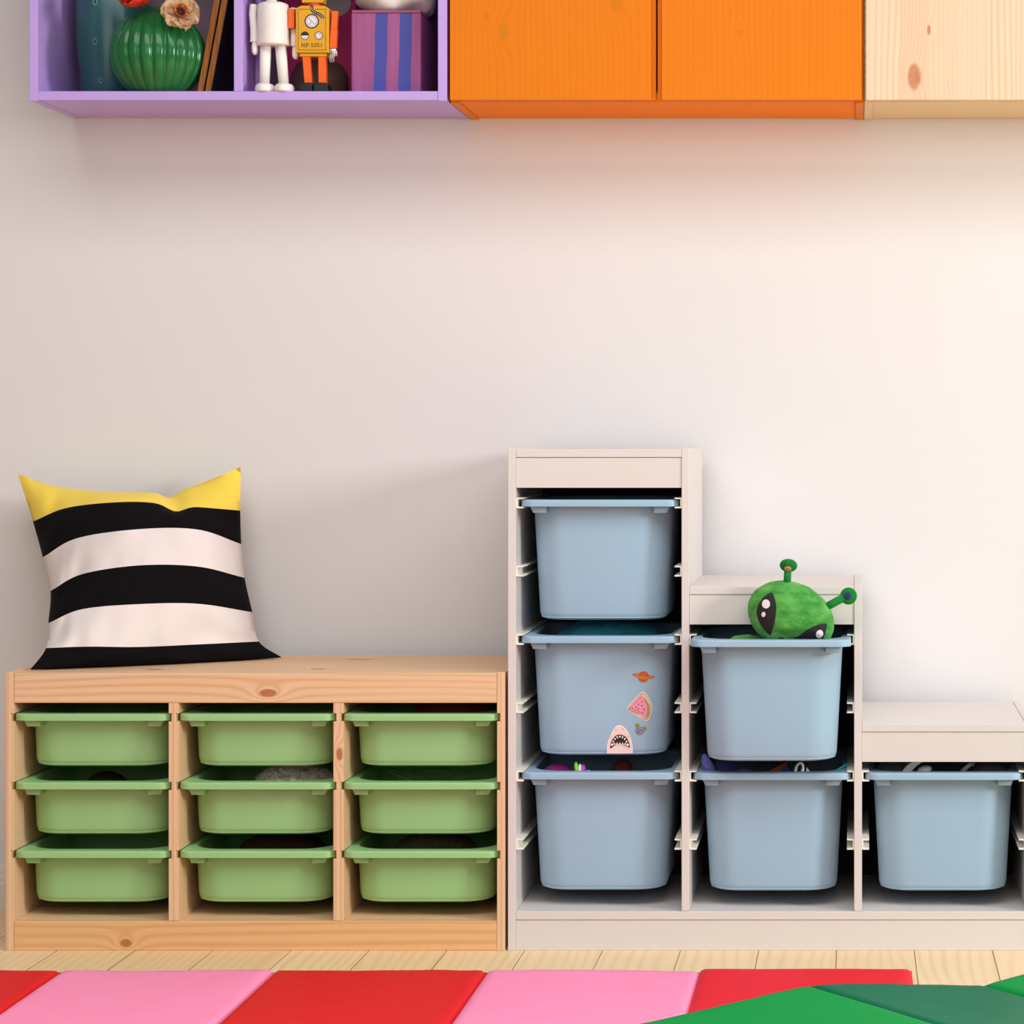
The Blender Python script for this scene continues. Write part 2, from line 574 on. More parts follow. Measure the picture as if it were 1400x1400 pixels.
def scale_poly(p, k, c=None):
    cx = c[0] if c else sum(q[0] for q in p) / len(p)
    cy = c[1] if c else sum(q[1] for q in p) / len(p)
    return [(cx + (x - cx) * k, cy + (y - cy) * k) for x, y in p]


ring = circle(600, 238, 152, 28, 30, rot=math.radians(9))
sticker('planet_sticker', 'orange ringed planet sticker', [(ring, 'orange'), (scale_poly(ring, 0.8), 'gold'), (circle(600, 248, 74, 24), 'red'), (circle(590, 240, 55, 20), 'orange'), (circle(600, 262, 78, 20, 16, rot=math.radians(9)), 'gold')])
wm = smooth_poly([(585, 455), (660, 520), (712, 640), (700, 760), (655, 850), (610, 845), (480, 770), (382, 690), (385, 655), (480, 550)], 3)
flesh = [(578, 525), (625, 590), (655, 660), (655, 740), (625, 820), (500, 745), (405, 685), (490, 600)]
layers = [(wm, 'white'), (scale_poly(wm, 0.93), 'brown'), (scale_poly(wm, 0.89), 'rind'), ([(590, 490), (640, 560), (690, 660), (680, 770), (640, 830), (662, 740), (664, 660), (630, 570)], 'tan'), ([(575, 480), (590, 500), (575, 520), (415, 680), (402, 675)], 'pink'), (scale_poly(flesh, 1.04), 'brown'), (flesh, 'pink')]
for sx, sy in ((576, 588), (533, 622), (578, 643), (503, 660), (450, 678), (533, 690), (607, 694), (488, 705), (530, 728), (584, 740)):
    layers.append((circle(sx, sy, 11, 8, 8, rot=0.8), 'brown'))
sticker('watermelon_sticker', 'pink watermelon slice sticker', layers)
sh = smooth_poly([(98, 1285), (108, 1150), (160, 1020), (215, 935), (272, 912), (330, 935), (395, 1020), (440, 1150), (452, 1285), (440, 1298), (275, 1302), (110, 1298)], 3)
mouth = smooth_poly([(148, 1230), (165, 1130), (215, 1065), (270, 1045), (330, 1060), (380, 1110), (408, 1215), (350, 1190), (275, 1168), (200, 1190)], 3)
layers = [(sh, 'white'), (scale_poly(sh, 0.93, (275, 1120)), 'blush'), (scale_poly(mouth, 1.06), 'rose'), (mouth, 'black')]
for i in range(9):
    a = PI * (0.08 + 0.84 * i / 8)
    x, y = 277 - 118 * math.cos(a), 1205 - 148 * math.sin(a)
    layers.append(([(x - 14, y), (x + 14, y), (x + (277 - x) * 0.16, y + 34)], 'white'))
    y2 = 1196 - 26 * math.sin(a)
    layers.append(([(x - 13, y2 + 4), (x + 13, y2 + 4), (x, y2 - 30)], 'white'))
for x, y in ((222, 970), (320, 965), (143, 1075), (398, 1060)):
    layers.append((circle(x, y, 9, 8, 5), 'brown'))
sticker('shark_sticker', 'pale shark head sticker with open toothy mouth', layers)
sticker('mouse_sticker', 'small grey animal sticker with green ears', [(circle(515, 915, 30, 16), 'olive'), (circle(612, 960, 28, 16), 'olive'), (circle(546, 986, 56, 20), 'brown'), (circle(546, 984, 51, 20), 'lilac'), (circle(530, 968, 9, 8), 'black'), (circle(566, 982, 9, 8), 'black'), (circle(532, 1004, 11, 8), 'black')])

# ------------------------------------------------------------------ wall cabinets
def iv(px): return (px - VPX) * 4.905 / FPX
ZC = 1.6147                      # underside of the cabinets
HC = 0.83
wall_shelf = thing('wall_shelf', 'lilac painted open wall shelf holding vases and toy robots', 'wall shelf', (-1.2, -0.14, ZC))
xl, xr = iv(40), iv(611)
th = 0.0165
obj('side_panel', bx(xl, xl + th, YI, -0.002, ZC - 0.0005, ZC + HC, 0.001), M['purple'], wall_shelf)
obj('side_panel', bx(xr - th - 0.001, xr, YI, -0.002, ZC - 0.0005, ZC + HC, 0.001), M['purple'], wall_shelf)
ZS = 1.633
obj('bottom_board', bx(xl + th + 0.0003, xr - th - 0.0013, YI + 0.0008, -0.002, ZC + 0.001, ZS, 0.0008), M['purple'], wall_shelf)
obj('divider', bx(iv(319.5), iv(331.5), YI + 0.0012, -0.012, ZS + 0.0002, ZC + 0.40, 0.001), M['purple'], wall_shelf)
obj('shelf_board', bx(xl + th + 0.0003, iv(319.5) - 0.0002, YI + 0.0008, -0.012, ZC + 0.4002, ZC + 0.417, 0.0008), M['purple'], wall_shelf)
obj('shelf_board', bx(iv(331.5) + 0.0002, xr - th - 0.0013, YI + 0.0008, -0.012, ZS + 0.236, ZS + 0.2525, 0.0008), M['purple'], wall_shelf)  # unseen board, set low to keep this compartment in shade
obj('top_board', bx(xl + th + 0.0003, xr - th - 0.0013, YI + 0.0008, -0.002, ZC + HC - 0.018, ZC + HC - 0.001, 0.0008), M['purple'], wall_shelf)
obj('back_panel', bx(xl + th + 0.0003, xr - th - 0.0013, -0.0115, -0.004, ZS + 0.0002, ZC + HC - 0.0182), plain('mauve hardboard', rgb(120, 98, 112), 0.7, 0.03), wall_shelf)


def cabinet(name, label, x0, x1, doors, m_side, m_bot, m_door, loc):
    root = thing(name, label, 'wall cabinet', loc)
    yc = YI + 0.0195
    obj('side_panel', bx(x0, x0 + 0.017, yc, -0.002, ZC - 0.003, ZC + HC, 0.0008), m_side, root)
    obj('side_panel', bx(x1 - 0.017, x1, yc, -0.002, ZC - 0.003, ZC + HC, 0.0008), m_side, root)
    obj('bottom_board', bx(x0 + 0.0172, x1 - 0.0172, yc, -0.002, ZC, ZC + 0.018, 0.0008), m_bot, root)
    obj('top_board', bx(x0 + 0.0172, x1 - 0.0172, yc, -0.002, ZC + HC - 0.018, ZC + HC, 0.0008), m_bot, root)
    obj('back_panel', bx(x0 + 0.0172, x1 - 0.0172, -0.010, -0.003, ZC + 0.0182, ZC + HC - 0.0182), m_bot, root)
    for k, (a, b, ca, cb) in enumerate(doors):
        y0, y1 = YI, YI + 0.019
        poly = [(a, y0), (b, y0)] + ([(b, y0 + 0.013), (b + cb, y0 + 0.013)] if cb else []) + [(b + cb, y1), (a - ca, y1)] + ([(a - ca, y0 + 0.013), (a, y0 + 0.013)] if ca else [])
        bm = prism(poly, 'z', ZC + 0.0012, ZC + HC - 0.002)
        bmesh.ops.bevel(bm, geom=list(bm.edges), offset=0.0008, segments=1, profile=0.5, affect='EDGES')
        obj('door', bm, m_door[k], root)
    return root


OB, OR_ = rgb(228, 127, 16), rgb(222, 112, 10)
oc = (-0.389, -0.14, ZC)


def okn(px, py, la, lb, loc, t=4.905):
    p = W(px, py, t)
    return (p.z - loc[2], p.x - loc[0] + p.y - loc[1], la, lb)


o_door = [pine('orange stained pine', 'z', OB, OR_, 80, 0.5, [okn(688, 43, 0.018, 0.009, oc), okn(665, 23, 0.006, 0.006, oc), okn(843, 2, 0.02, 0.012, oc)], 2.0, 0.4, knotcol=rgb(206, 120, 20), spec=0.15),
          pine('orange stained pine door', 'z', OB, OR_, 80, 0.5, [okn(1010, 44, 0.006, 0.005, oc)], 9.0, 0.4, knotcol=rgb(206, 120, 20), spec=0.15)]
o_bot = pine('orange stained pine board', 'x', rgb(255, 138, 8), rgb(240, 112, 6), 60, 0.9, (), 5.0, 0.4, spec=0.05)
o_side = pine('orange stained pine side', 'y', OB, OR_, 60, 0.9, (), 6.0, 0.4, spec=0.15)
cabinet('wall_cabinet', 'orange stained wall cabinet with two closed doors', iv(614), iv(1181), [(iv(615), iv(889.5), 0, 0.0095), (iv(904.5), iv(1178), 0.0085, 0)], o_side, o_bot, o_door, oc)
nc = (0.42, -0.14, ZC)
NB, NR = rgb(234, 214, 186), rgb(206, 156, 108)
n_door = pine('natural pine door', 'z', NB, NR, 120, 0.4, [okn(1250, 105, 0.026, 0.0125, nc), okn(1270, 41, 0.010, 0.0035, nc)], 7.7, 0.5, boards=(0.0555, iv(1308) - nc[0] + YI - nc[1]), knotcol=rgb(186, 112, 62))
n_bot = pine('natural pine board', 'x', rgb(240, 212, 162), NR, 55, 0.9, [(iv(1384) - nc[0], YI - nc[1] - 0.0 + 0.012, 0.02, 0.004)], 3.0, 0.45)
cabinet('wall_cabinet', 'natural unpainted pine wall cabinet beside the orange one', iv(1181.8), iv(1181.8) + 0.806, [(iv(1184), iv(1184) + 0.388, 0, 0.0095), (iv(1184) + 0.41, iv(1184) + 0.799, 0.0085, 0)], n_bot, n_bot, [n_door, n_door], nc)

# ------------------------------------------------------------------ things in the lilac shelf
glaze = NT('green glaze')
v, s = glaze.coords()
glaze.link(glaze.mix(glaze.noise(v, 22, 3), rgb(10, 84, 44), rgb(44, 124, 62)), glaze.p.inputs['Base Color'])
glaze.p.inputs['Roughness'].default_value = 0.17
glaze.p.inputs['Specular IOR Level'].default_value = 0.4
RIBS = 22
cv = W(216, 70, 4.957)
prof = []
for i in range(25):
    a = -PI / 2 + 0.50 + (PI - 0.50 - 0.36) * i / 24
    prof.append((0.0925 * math.cos(a), 0.0895 * math.sin(a)))
z0 = prof[0][1]
prof = [(r, z - z0) for r, z in prof]
top = prof[-1]
prof += [(top[0] * 0.96, top[1] + 0.004), (top[0] * 0.88, top[1] + 0.005), (top[0] * 0.84, top[1] - 0.004), (top[0] * 0.84, top[1] - 0.06)]
vase = thing('ribbed_vase', 'round glossy green vase with vertical ribs holding paper flowers', 'vase', (cv.x, cv.y, ZS))
obj('vase_body', lathe(prof, RIBS * 10, (0, 0, 0), lambda a, r, z: 1 - 0.075 * (1 - abs(math.sin(a * RIBS / 2))) ** 1.6), glaze.m, vase, True, True)
VT = ZS + top[1]
ct = W(150, 60, 5.085)
prof = [(0.044, 0), (0.05, 0.006), (0.056, 0.04), (0.062, 0.09), (0.0655, 0.14), (0.066, 0.19), (0.060, 0.25), (0.045, 0.29), (0.030, 0.31), (0.026, 0.33), (0.030, 0.345), (0.026, 0.345), (0.022, 0.33)]
tealv = thing('tall_vase', 'tall teal vase with small raised dots behind the ribbed vase', 'vase', (ct.x, ct.y, ZS))
m_teal = plain('teal glaze', rgb(46, 92, 94), 0.25, 0.08, 14)
m_teald = plain('pale teal dot', rgb(78, 118, 122), 0.3, 0.05)
obj('vase_body', lathe(prof, 48), m_teal, tealv, True, True)
for (px, py) in ((132, 4), (131.5, 58), (138, 110)):
    q = W(px, py, 5.03)
    dx = q.x - ct.x
    zz = q.z - ZS
    rr = spline([(0.05,), (0.056,), (0.062,), (0.0655,), (0.066,)], zz / 0.19)[0]
    ang = math.asin(max(-1, min(1, dx / rr)))
    c = Vector((math.sin(ang) * rr, -math.cos(ang) * rr, zz))
    R_ = Matrix.Rotation(-ang, 3, 'Z') @ Matrix.Rotation(PI / 2, 3, 'X')
    b = bmesh.new()
    n1 = 20
    loops = []
    for rr1, h in ((1.0, -0.001), (0.95, 0.001), (0.7, 0.0018), (0.45, 0.001), (0.42, -0.001)):
        loops.append([c + R_ @ Vector((0.0055 * rr1 * math.cos(2 * PI * k / n1), 0.0085 * rr1 * math.sin(2 * PI * k / n1), h)) for k in range(n1)])
    merge(b, loft(loops))
    obj('raised_dot', b, m_teald, tealv, True, True)


def petal(base, tip_dir, up, length, width, curl, ruff, seed, nu=9, nv=8):
    """cupped ruffled petal from base out along tip_dir; up is its inner side"""
    b = bmesh.new()
    d = tip_dir.normalized()
    side = d.cross(up).normalized()
    u2 = side.cross(d).normalized()
    rows = []
    for i in range(nv + 1):
        t = i / nv
        w = width * math.sin(PI * (0.12 + 0.66 * t))
        row = []
        for j in range(nu + 1):
            q = j / nu * 2 - 1
            rf = ruff * t * t * noise.noise(Vector((q * 2.3 + seed, t * 2, seed * 1.7)))
            p = base + d * (length * t * (1 - 0.16 * q * q)) + side * (w * q) + u2 * (curl * t * t * length + 0.35 * width * q * q + rf)
            row.append(b.verts.new(p))
        rows.append(row)
    for i in range(nv):
        for j in range(nu): b.faces.new((rows[i][j], rows[i][j + 1], rows[i + 1][j + 1], rows[i + 1][j]))
    bmesh.ops.solidify(b, geom=list(b.faces), thickness=0.0004)
    return b


m_peach = plain('peach crepe paper', rgb(255, 213, 170), 0.7, 0.08, 60, 0.2, 300)
m_peach2 = plain('deep peach crepe paper', rgb(252, 152, 90), 0.7, 0.08, 60, 0.2, 300)
m_coral = plain('coral crepe paper', rgb(236, 70, 42), 0.65, 0.1, 60, 0.2, 300)
m_stamen = plain('dark stamen', rgb(58, 22, 20), 0.6, 0.1)
m_stem = plain('green paper stem', rgb(60, 96, 50), 0.6, 0.1)
pc = W(247, 16, 4.875)
peach = thing('paper_flower', 'peach paper flower with dark centre drooping over the ribbed vase', 'paper flower', pc, 'paper flowers in the ribbed vase')
face = Vector((0.35, -0.85, 0.35)).normalized()
ex = face.cross(Vector((0, 0, 1))).normalized() * -1
ez = ex.cross(face).normalized() * -1
for k in range(7):
    a = 2 * PI * k / 7 + 0.4
    d = ex * math.cos(a) + ez * math.sin(a)
    obj('petal', petal(pc - face * 0.012, d + face * 0.12, face, 0.039, 0.023, 0.12, 0.018, k * 3.1), m_peach, peach, True)
for k in range(5):
    a = 2 * PI * k / 5 + 1.1
    d = ex * math.cos(a) + ez * math.sin(a)
    obj('petal', petal(pc - face * 0.008, d + face * 0.75, face, 0.022, 0.013, 0.2, 0.01, 20 + k * 2.3), m_peach2, peach, True)
b = bmesh.new()
random.seed(4)
for k in range(34):
    a, r = random.uniform(0, 2 * PI), 0.0085 * math.sqrt(random.random())
    merge(b, ell(pc + (ex * math.cos(a) + ez * math.sin(a) * 1.2) * r + face * random.uniform(0.0, 0.007), (0.0017,) * 3, None, 8, 6))
obj('stamens', b, m_stamen, peach, True)
vt = Vector((cv.x, cv.y, VT))
obj('stem', tube([pc - face * 0.014, pc - face * 0.03 + Vector((-0.01, 0.005, 0.012)), vt + Vector((0.016, -0.01, 0.016)), vt + Vector((0.008, -0.004, -0.02))], 0.0018, 8), m_stem, peach, True)
cc = W(190, -2, 4.885)
coral = thing('paper_flower', 'coral red paper flower at the top edge above the ribbed vase', 'paper flower', cc, 'paper flowers in the ribbed vase')
for k in range(9):
    a = 2 * PI * k / 9
    up = Vector((-0.25, -0.45, 0.85)).normalized()
    e1 = up.cross(Vector((1, 0, 0))).normalized()
    e2 = up.cross(e1)
    d = e1 * math.cos(a) + e2 * math.sin(a)
    lay = k % 2
    obj('petal', petal(cc - up * 0.014, d + up * (0.12 + 0.5 * lay), up, 0.045 - 0.006 * lay, 0.026, 0.35, 0.012, 40 + k * 1.9), m_coral, coral, True)
obj('stem', tube([cc - Vector((-0.004, -0.004, 0.012)), vt + Vector((-0.012, 0, 0.01)), vt + Vector((-0.006, 0, -0.02))], 0.0018, 8), m_stem, coral, True)

# two framed pictures leaning against the divider
m_fr = pine('amber stained frame', 'z', rgb(158, 94, 24), rgb(116, 62, 12), 90, 0.4, (), 2.2, 0.5)
m_black = plain('black board', rgb(20, 16, 18), 0.35, 0.1)
for k, (px, lab) in enumerate(((269.3, 'thin amber wooden picture frame leaning, nearest the green vase'), (279.8, 'thin amber wooden picture frame leaning, nearest the shelf divider'))):
    fx = (px - VPX) * 4.935 / FPX
    fr = thing('picture_frame', lab, 'picture frame', (fx, CAMY + 4.935, ZS + 0.0022), 'leaning picture frames')
    Mx = Matrix.Rotation(math.radians(10.4), 4, 'Y')
    b = bmesh.new()
    T, Hh, Dd = 0.0112, 0.318, 0.20
    merge(b, bx(0, T, 0, 0.011, 0, Hh, 0.0008))
    merge(b, bx(0, T, Dd - 0.011, Dd, 0, Hh, 0.0008))
    merge(b, bx(0, T, 0.011, Dd - 0.011, 0, 0.011))
    merge(b, bx(0, T, 0.011, Dd - 0.011, Hh - 0.011, Hh))
    bmesh.ops.transform(b, matrix=Mx, verts=b.verts)
    obj('frame_border', b, m_fr, fr, False, True)
    b = bx(T + 0.0001, T + 0.0012, 0.0005, Dd - 0.0005, 0.0005, Hh - 0.0005)
    merge(b, bx(0.003, 0.006, 0.011, Dd - 0.011, 0.011, Hh - 0.011))
    bmesh.ops.transform(b, matrix=Mx, verts=b.verts)
    obj('backing_board', b, m_black, fr, False, True)

# ---- toy robots
TR = 4.932
def RX(px): return (px - VPX) * TR / FPX
def RZ(py): return CAMZ - (py - VPY) * TR / FPX
RY = CAMY + TR
KP = TR / FPX
m_wh = plain('matt white plastic', rgb(238, 232, 226), 0.55, 0.03, 40)
wr = thing('toy_robot', 'plain white toy robot standing beside the yellow tin robot', 'toy robot', (RX(374), RY, ZS))
tor = [(0.024, RZ(63)), (0.0315, RZ(62.2)), (0.0318, RZ(60)), (0.0302, RZ(50)), (0.0306, RZ(40)), (0.0308, RZ(39)), (0.0302, RZ(20)), (0.0298, RZ(10)), (0.0285, RZ(6.2)), (0.021, RZ(4)), (0.012, RZ(3.2))]
obj('torso', lathe(tor, 32, (RX(373.5), RY, 0)), m_wh, wr, True)
hd = [(0.0105, RZ(3.5)), (0.0105, RZ(-1)), (0.019, RZ(-2)), (0.020, RZ(-4)), (0.020, RZ(-26)), (0.017, RZ(-30)), (0.006, RZ(-32))]
obj('head', lathe(hd, 28, (RX(371), RY, 0)), m_wh, wr, True, angle=40)
for sx, pts in ((-1, [(346, 6), (345, 20), (346.5, 40), (347, 57)]), (1, [(399, 10), (400, 24), (400.5, 44), (401, 62)])):
    dy = 0.004 if sx < 0 else 0.012
    arm = obj('arm', tube([(RX(x), RY + dy, RZ(y)) for x, y in [(pts[0][0], pts[0][1] - 1)] + pts], [0.003, 0.0072, 0.0076, 0.0073, 0.0082], 14), m_wh, wr, True, angle=45)
    x, y = pts[-1]
    obj('hand', tube([(RX(x + 0.8), RY + dy - 0.001, RZ(y + 0.3)), (RX(x + 1), RY + dy - 0.002, RZ(y + 7)), (RX(x + 1.5), RY + dy - 0.003, RZ(y + 14)), (RX(x + 1.8), RY + dy - 0.003, RZ(y + 18))], [0.005, 0.0062, 0.006, 0.003], 14), m_wh, arm, True)
for x0, x1 in ((363.5, 361.5), (383.5, 388)):
    lg = obj('leg', tube([(RX(x0), RY, RZ(62.5)), (RX((x0 + x1) / 2), RY, RZ(88)), (RX(x1), RY, RZ(116))], [0.0108, 0.0105, 0.0098], 18), m_wh, wr, True)
    xf = x1 + 2
    lp = []
    for r, z in ((0.0175, 0), (0.019, 0.003), (0.0185, 0.011), (0.015, 0.0155), (0.008, 0.0165)):
        lp.append([(RX(xf) + r * math.cos(2 * PI * k / 20), RY - 0.006 + r * 1.45 * math.sin(2 * PI * k / 20), ZS + z) for k in range(20)])
    obj('foot', loft(lp, True, True), m_wh, wr, True)

m_ye = plain('yellow tin', rgb(222, 162, 8), 0.3, 0.04, 30)
m_og = plain('orange tin', rgb(238, 98, 6), 0.32, 0.04, 30)
m_ink = plain('black print', rgb(24, 20, 18), 0.4, 0.02)
m_dial = plain('pale dial print', rgb(232, 222, 232), 0.4, 0.03)
m_redp = plain('red print', rgb(214, 50, 52), 0.4, 0.04)
m_silver = plain('silver tin', rgb(190, 186, 184), 0.3, 0.08, 60, metal=0.8)
m_shoe = plain('black tin foot', rgb(26, 26, 30), 0.25, 0.05)
yr = thing('toy_robot', 'yellow and orange tin toy robot printed NP 5357 with dials', 'toy robot', (RX(430), RY, ZS))
YT = RY - 0.016                  # front face of its chest
poly = [(RX(407), RZ(73.5)), (RX(451.8), RZ(73.5)), (RX(451.8), RZ(13)), (RX(445), RZ(9.5)), (RX(414), RZ(9.5)), (RX(407), RZ(13))]
tb = obj('torso', prism(poly, 'y', YT, YT + 0.034, 0.0012), m_ye, yr)
obj('waist_plate', bx(RX(411), RX(448), YT + 0.006, YT + 0.028, RZ(78), RZ(73.6), 0.0008), m_ye, yr)
obj('neck', lathe([(0.014, RZ(9.6)), (0.014, RZ(5.5)), (0.010, RZ(5.3))], 20, (RX(429.5), RY + 0.001, 0)), m_redp, yr, True, angle=40)
hb = obj('head', bx(RX(414.5), RX(444), YT + 0.002, YT + 0.031, RZ(5.2), RZ(-24), 0.0015), m_ye, yr)
b = bx(RX(423.5), RX(434.5), YT + 0.0012, YT + 0.0025, RZ(1.2), RZ(-6))
obj('mouth_grille', b, m_redp, hb)
b = bmesh.new()
for k in range(3):
    merge(b, bx(RX(425 + 3.1 * k), RX(427 + 3.1 * k), YT + 0.0008, YT + 0.0013, RZ(0.4), RZ(-1.2)))
obj('mouth_slot', b, m_dial, hb)
for px in (422, 436):
    b = patch(circle(px, -14, 4.2, 20), lambda u, w_: Vector((RX(u), YT + 0.0014, RZ(w_))))
    obj('eye', b, m_dial, hb)


def flat(off): return lambda u, w_: Vector((RX(u), YT - off, RZ(w_)))
def strip(pts, w, off, bm, closed=False):
    """ink line of pixel width w through pts"""
    n = len(pts)
    L, R_ = [], []
    for i, p in enumerate(pts):
        a = pts[max(i - 1, 0)] if not closed else pts[i - 1]
        c = pts[min(i + 1, n - 1)] if not closed else pts[(i + 1) % n]
        d = Vector((c[0] - a[0], c[1] - a[1])).normalized()
        ww = w[i] if isinstance(w, (list, tuple)) else w
        nx, ny = -d.y * ww / 2, d.x * ww / 2
        L.append(bm.verts.new(flat(off)(p[0] + nx, p[1] + ny)))
        R_.append(bm.verts.new(flat(off)(p[0] - nx, p[1] - ny)))
    for i in range(n if closed else n - 1):
        k = (i + 1) % n
        bm.faces.new((L[i], L[k], R_[k], R_[i]))


b = bmesh.new()
o1 = 0.0003
def dash(x0, x1, y0, y1): patch([(x0, y0), (x1, y0), (x1, y1), (x0, y1)], flat(o1), 1, 0, b)
x = 411.0
while x < 448:
    if not 424.5 < x < 433: dash(x, x + 1.1, 14.0, 15.2)
    dash(x, x + 1.1, 69.4, 70.6)
    x += 2.05
y = 16.2
while y < 69:
    dash(409.8, 410.9, y, y + 1.1)
    dash(446.9, 448.0, y, y + 1.1)
    y += 2.1
patch(circle(428.7, 31, 9.9, 32), flat(o1), 1, 0, b)
patch(circle(419.3, 50.5, 5.7, 24), flat(o1), 1, 0, b)
patch(circle(438.3, 50.5, 5.7, 24), flat(o1), 1, 0, b)
hose = [spline([(429.3, 10), (428.6, 14), (432, 18.5), (439, 21.5), (443.5, 25.5), (443.8, 27)], i / 24) for i in range(25)]
strip(hose, 4.2, 0.0005, b)
# the printed serial NP 5357
gl = 61.0; gh = 5.0
def T_(x, pts): return [(x + a, gl + gh * c) for a, c in pts]
def arcp(cx, cy, rx, ry, a0, a1, n=14): return [(cx + rx * math.cos(math.radians(a0 + (a1 - a0) * i / n)), cy + ry * math.sin(math.radians(a0 + (a1 - a0) * i / n))) for i in range(n + 1)]
xg = 414.3
strip(T_(xg, [(0.9, 0), (0.9, 1)]), 0.55, o1, b); strip(T_(xg, [(4.6, 0), (4.6, 1)]), 0.55, o1, b); strip(T_(xg, [(0.8, 0), (4.6, 1)]), 1.0, o1 + 0.0001, b)
for q in ((0.1, 1.7, 1), (0.0, 1.4, 0.02), (3.8, 5.4, 0.02)): strip(T_(xg, [(q[0], q[2]), (q[1], q[2])]), 0.4, o1 + 0.00015, b)
xg = 420.6
strip(T_(xg, [(1.0, 0), (1.0, 1)]), 0.95, o1, b)
strip([(xg + a, gl + c) for a, c in [(1.0, 0.2)] + arcp(2.4, 1.45, 1.45, 1.25, -90, 90) + [(1.0, 2.7)]], 0.7, o1 + 0.0001, b)
for q in ((0.0, 2.0, 1), (0.0, 1.5, 0.02)): strip(T_(xg, [(q[0], q[2]), (q[1], q[2])]), 0.4, o1 + 0.00015, b)


def five(x):
    strip([(x + 3.2, gl + 0.3), (x + 0.8, gl + 0.3)], 0.75, o1, b)
    strip([(x + 0.8, gl + 0.1), (x + 0.6, gl + 2.4)], 0.5, o1 + 0.0001, b)
    strip([(x + a, gl + c) for a, c in [(0.6, 2.3)] + arcp(1.7, 3.35, 1.45, 1.4, -100, 150)], 0.75, o1 + 0.00015, b)


def three(x):
    strip([(x + a, gl + c) for a, c in arcp(1.6, 1.3, 1.25, 1.1, -160, 85)], 0.7, o1, b)
    strip([(x + a, gl + c) for a, c in arcp(1.6, 3.5, 1.5, 1.3, -85, 160)], 0.75, o1 + 0.0001, b)


five(427.4); three(431.6); five(435.6)
strip([(439.8, gl + 0.3), (443.0, gl + 0.3), (441.2, gl + 5)], [0.7, 0.7, 1.0], o1, b)
for f in b.faces:
    f.normal_update()
    if f.normal.y > 0: f.normal_flip()
obj('printed_marks', b, m_ink, yr, label='black printed NP 5357, dotted border, dial rings and hose', keep=True)
b = bmesh.new()
patch(circle(428.7, 31, 8.2, 32), flat(0.0006), 1, 0, b)
patch(circle(419.3, 50.5, 4.9, 20, a0=0, a1=PI), flat(0.0006), 1, 0, b)
patch(circle(438.3, 50.5, 4.7, 24), flat(0.0006), 1, 0, b)
for i in range(3, 24, 2): patch(circle(hose[i][0], hose[i][1], 0.7, 8), flat(0.0008), 1, 0, b)
obj('dial_faces', b, m_dial, yr, label='pale dial faces and hose dots')
b = bmesh.new()
for p, q in (((424.5, 26.5), (433.5, 35.5)), ((424.0, 36.0), (429, 31)), ((438.3, 50.5), (440.5, 48)), ((416.5, 53.3), (421, 53.3))):
    strip([p, q], 0.45, 0.0009, b)
strip(circle(428.7, 31, 6.6, 28), 0.3, 0.0009, b, True)
strip(circle(438.3, 50.5, 3.4, 20), 0.3, 0.0009, b, True)
obj('dial_needles', b, m_ink, yr)


def limb(name, pts, hw, hd, y, m, parent, bev=0.0007):
    """square tin limb through pts (px)"""
    b = bmesh.new()
    loops = []
    for x, z in pts:
        loops.append([(RX(x) - hw, y - hd, RZ(z)), (RX(x) + hw, y - hd, RZ(z)), (RX(x) + hw, y + hd, RZ(z)), (RX(x) - hw, y + hd, RZ(z))])
    bb = loft(loops, True, True)
    bmesh.ops.recalc_face_normals(bb, faces=bb.faces)
    bmesh.ops.bevel(bb, geom=list(bb.edges), offset=bev, segments=2, profile=0.5, affect='EDGES')
    return obj(name, bb, m, parent)


limb('arm', [(399.6, 39.5), (399.8, 13)], 0.0058, 0.006, RY - 0.004, m_og, yr)
a2 = limb('arm', [(457.5, 41), (459.2, 16)], 0.0058, 0.006, RY - 0.004, m_og, yr)
limb('forearm', [(456.6, 67), (458, 41)], 0.0064, 0.0066, RY - 0.005, m_og, a2)
b = bmesh.new()
merge(b, bx(RX(452), RX(460.5), RY - 0.009, RY - 0.004, RZ(77), RZ(67), 0.001))
for k in range(3): merge(b, tube([(RX(453 + 2.6 * k), RY - 0.007, RZ(75)), (RX(452.3 + 2.4 * k), RY - 0.009, RZ(81)), (RX(452.8 + 2.2 * k), RY - 0.0075, RZ(86))], [0.0017, 0.0017, 0.001], 8))
merge(b, tube([(RX(460), RY - 0.007, RZ(69)), (RX(461.6), RY - 0.009, RZ(74)), (RX(461), RY - 0.009, RZ(78))], [0.0016, 0.0016, 0.001], 8))
obj('hand', b, m_silver, a2, True, angle=40)
for pts, fx0, fx1 in (([(422.5, 114), (419.2, 74)], 412.5, 430), ([(441.8, 114), (441.2, 74)], 431, 451.5)):
    lg = limb('leg', pts, 0.0074, 0.0075, RY, m_og, yr)
    obj('foot', bx(RX(fx0), RX(fx1), RY - 0.02, RY + 0.014, ZS, ZS + 0.0155, 0.002), m_shoe, yr)

# ---- striped box, white pouch and the dim things at the back
TBX = 4.94
bxl, bxr = (480 - VPX) * TBX / FPX, (575.5 - VPX) * TBX / FPX
ybx = CAMY + TBX
pb = thing('painted_box', 'upright purple wooden box with blue painted stripes under the white pouch', 'box', ((bxl + bxr) / 2, ybx + 0.095, ZS))
nb = NT('purple paint with blue stripes')
v, s = nb.coords()
xx = nb.math('ADD', s[0], nb.math('MULTIPLY', nb.math('SUBTRACT', nb.noise(nb.comb(nb.math('MULTIPLY', s[0], 3), 0.0, nb.math('MULTIPLY', s[2], 9)), 2.0, 2), 0.5), 0.006))
xx = nb.math('SUBTRACT', xx, nb.math('MULTIPLY', s[2], 0.026))
col = nb.mix(nb.noise(nb.comb(nb.math('MULTIPLY', s[0], 60), nb.math('MULTIPLY', s[1], 60), nb.math('MULTIPLY', s[2], 6)), 1.0, 2), rgb(134, 58, 114), rgb(170, 94, 148))
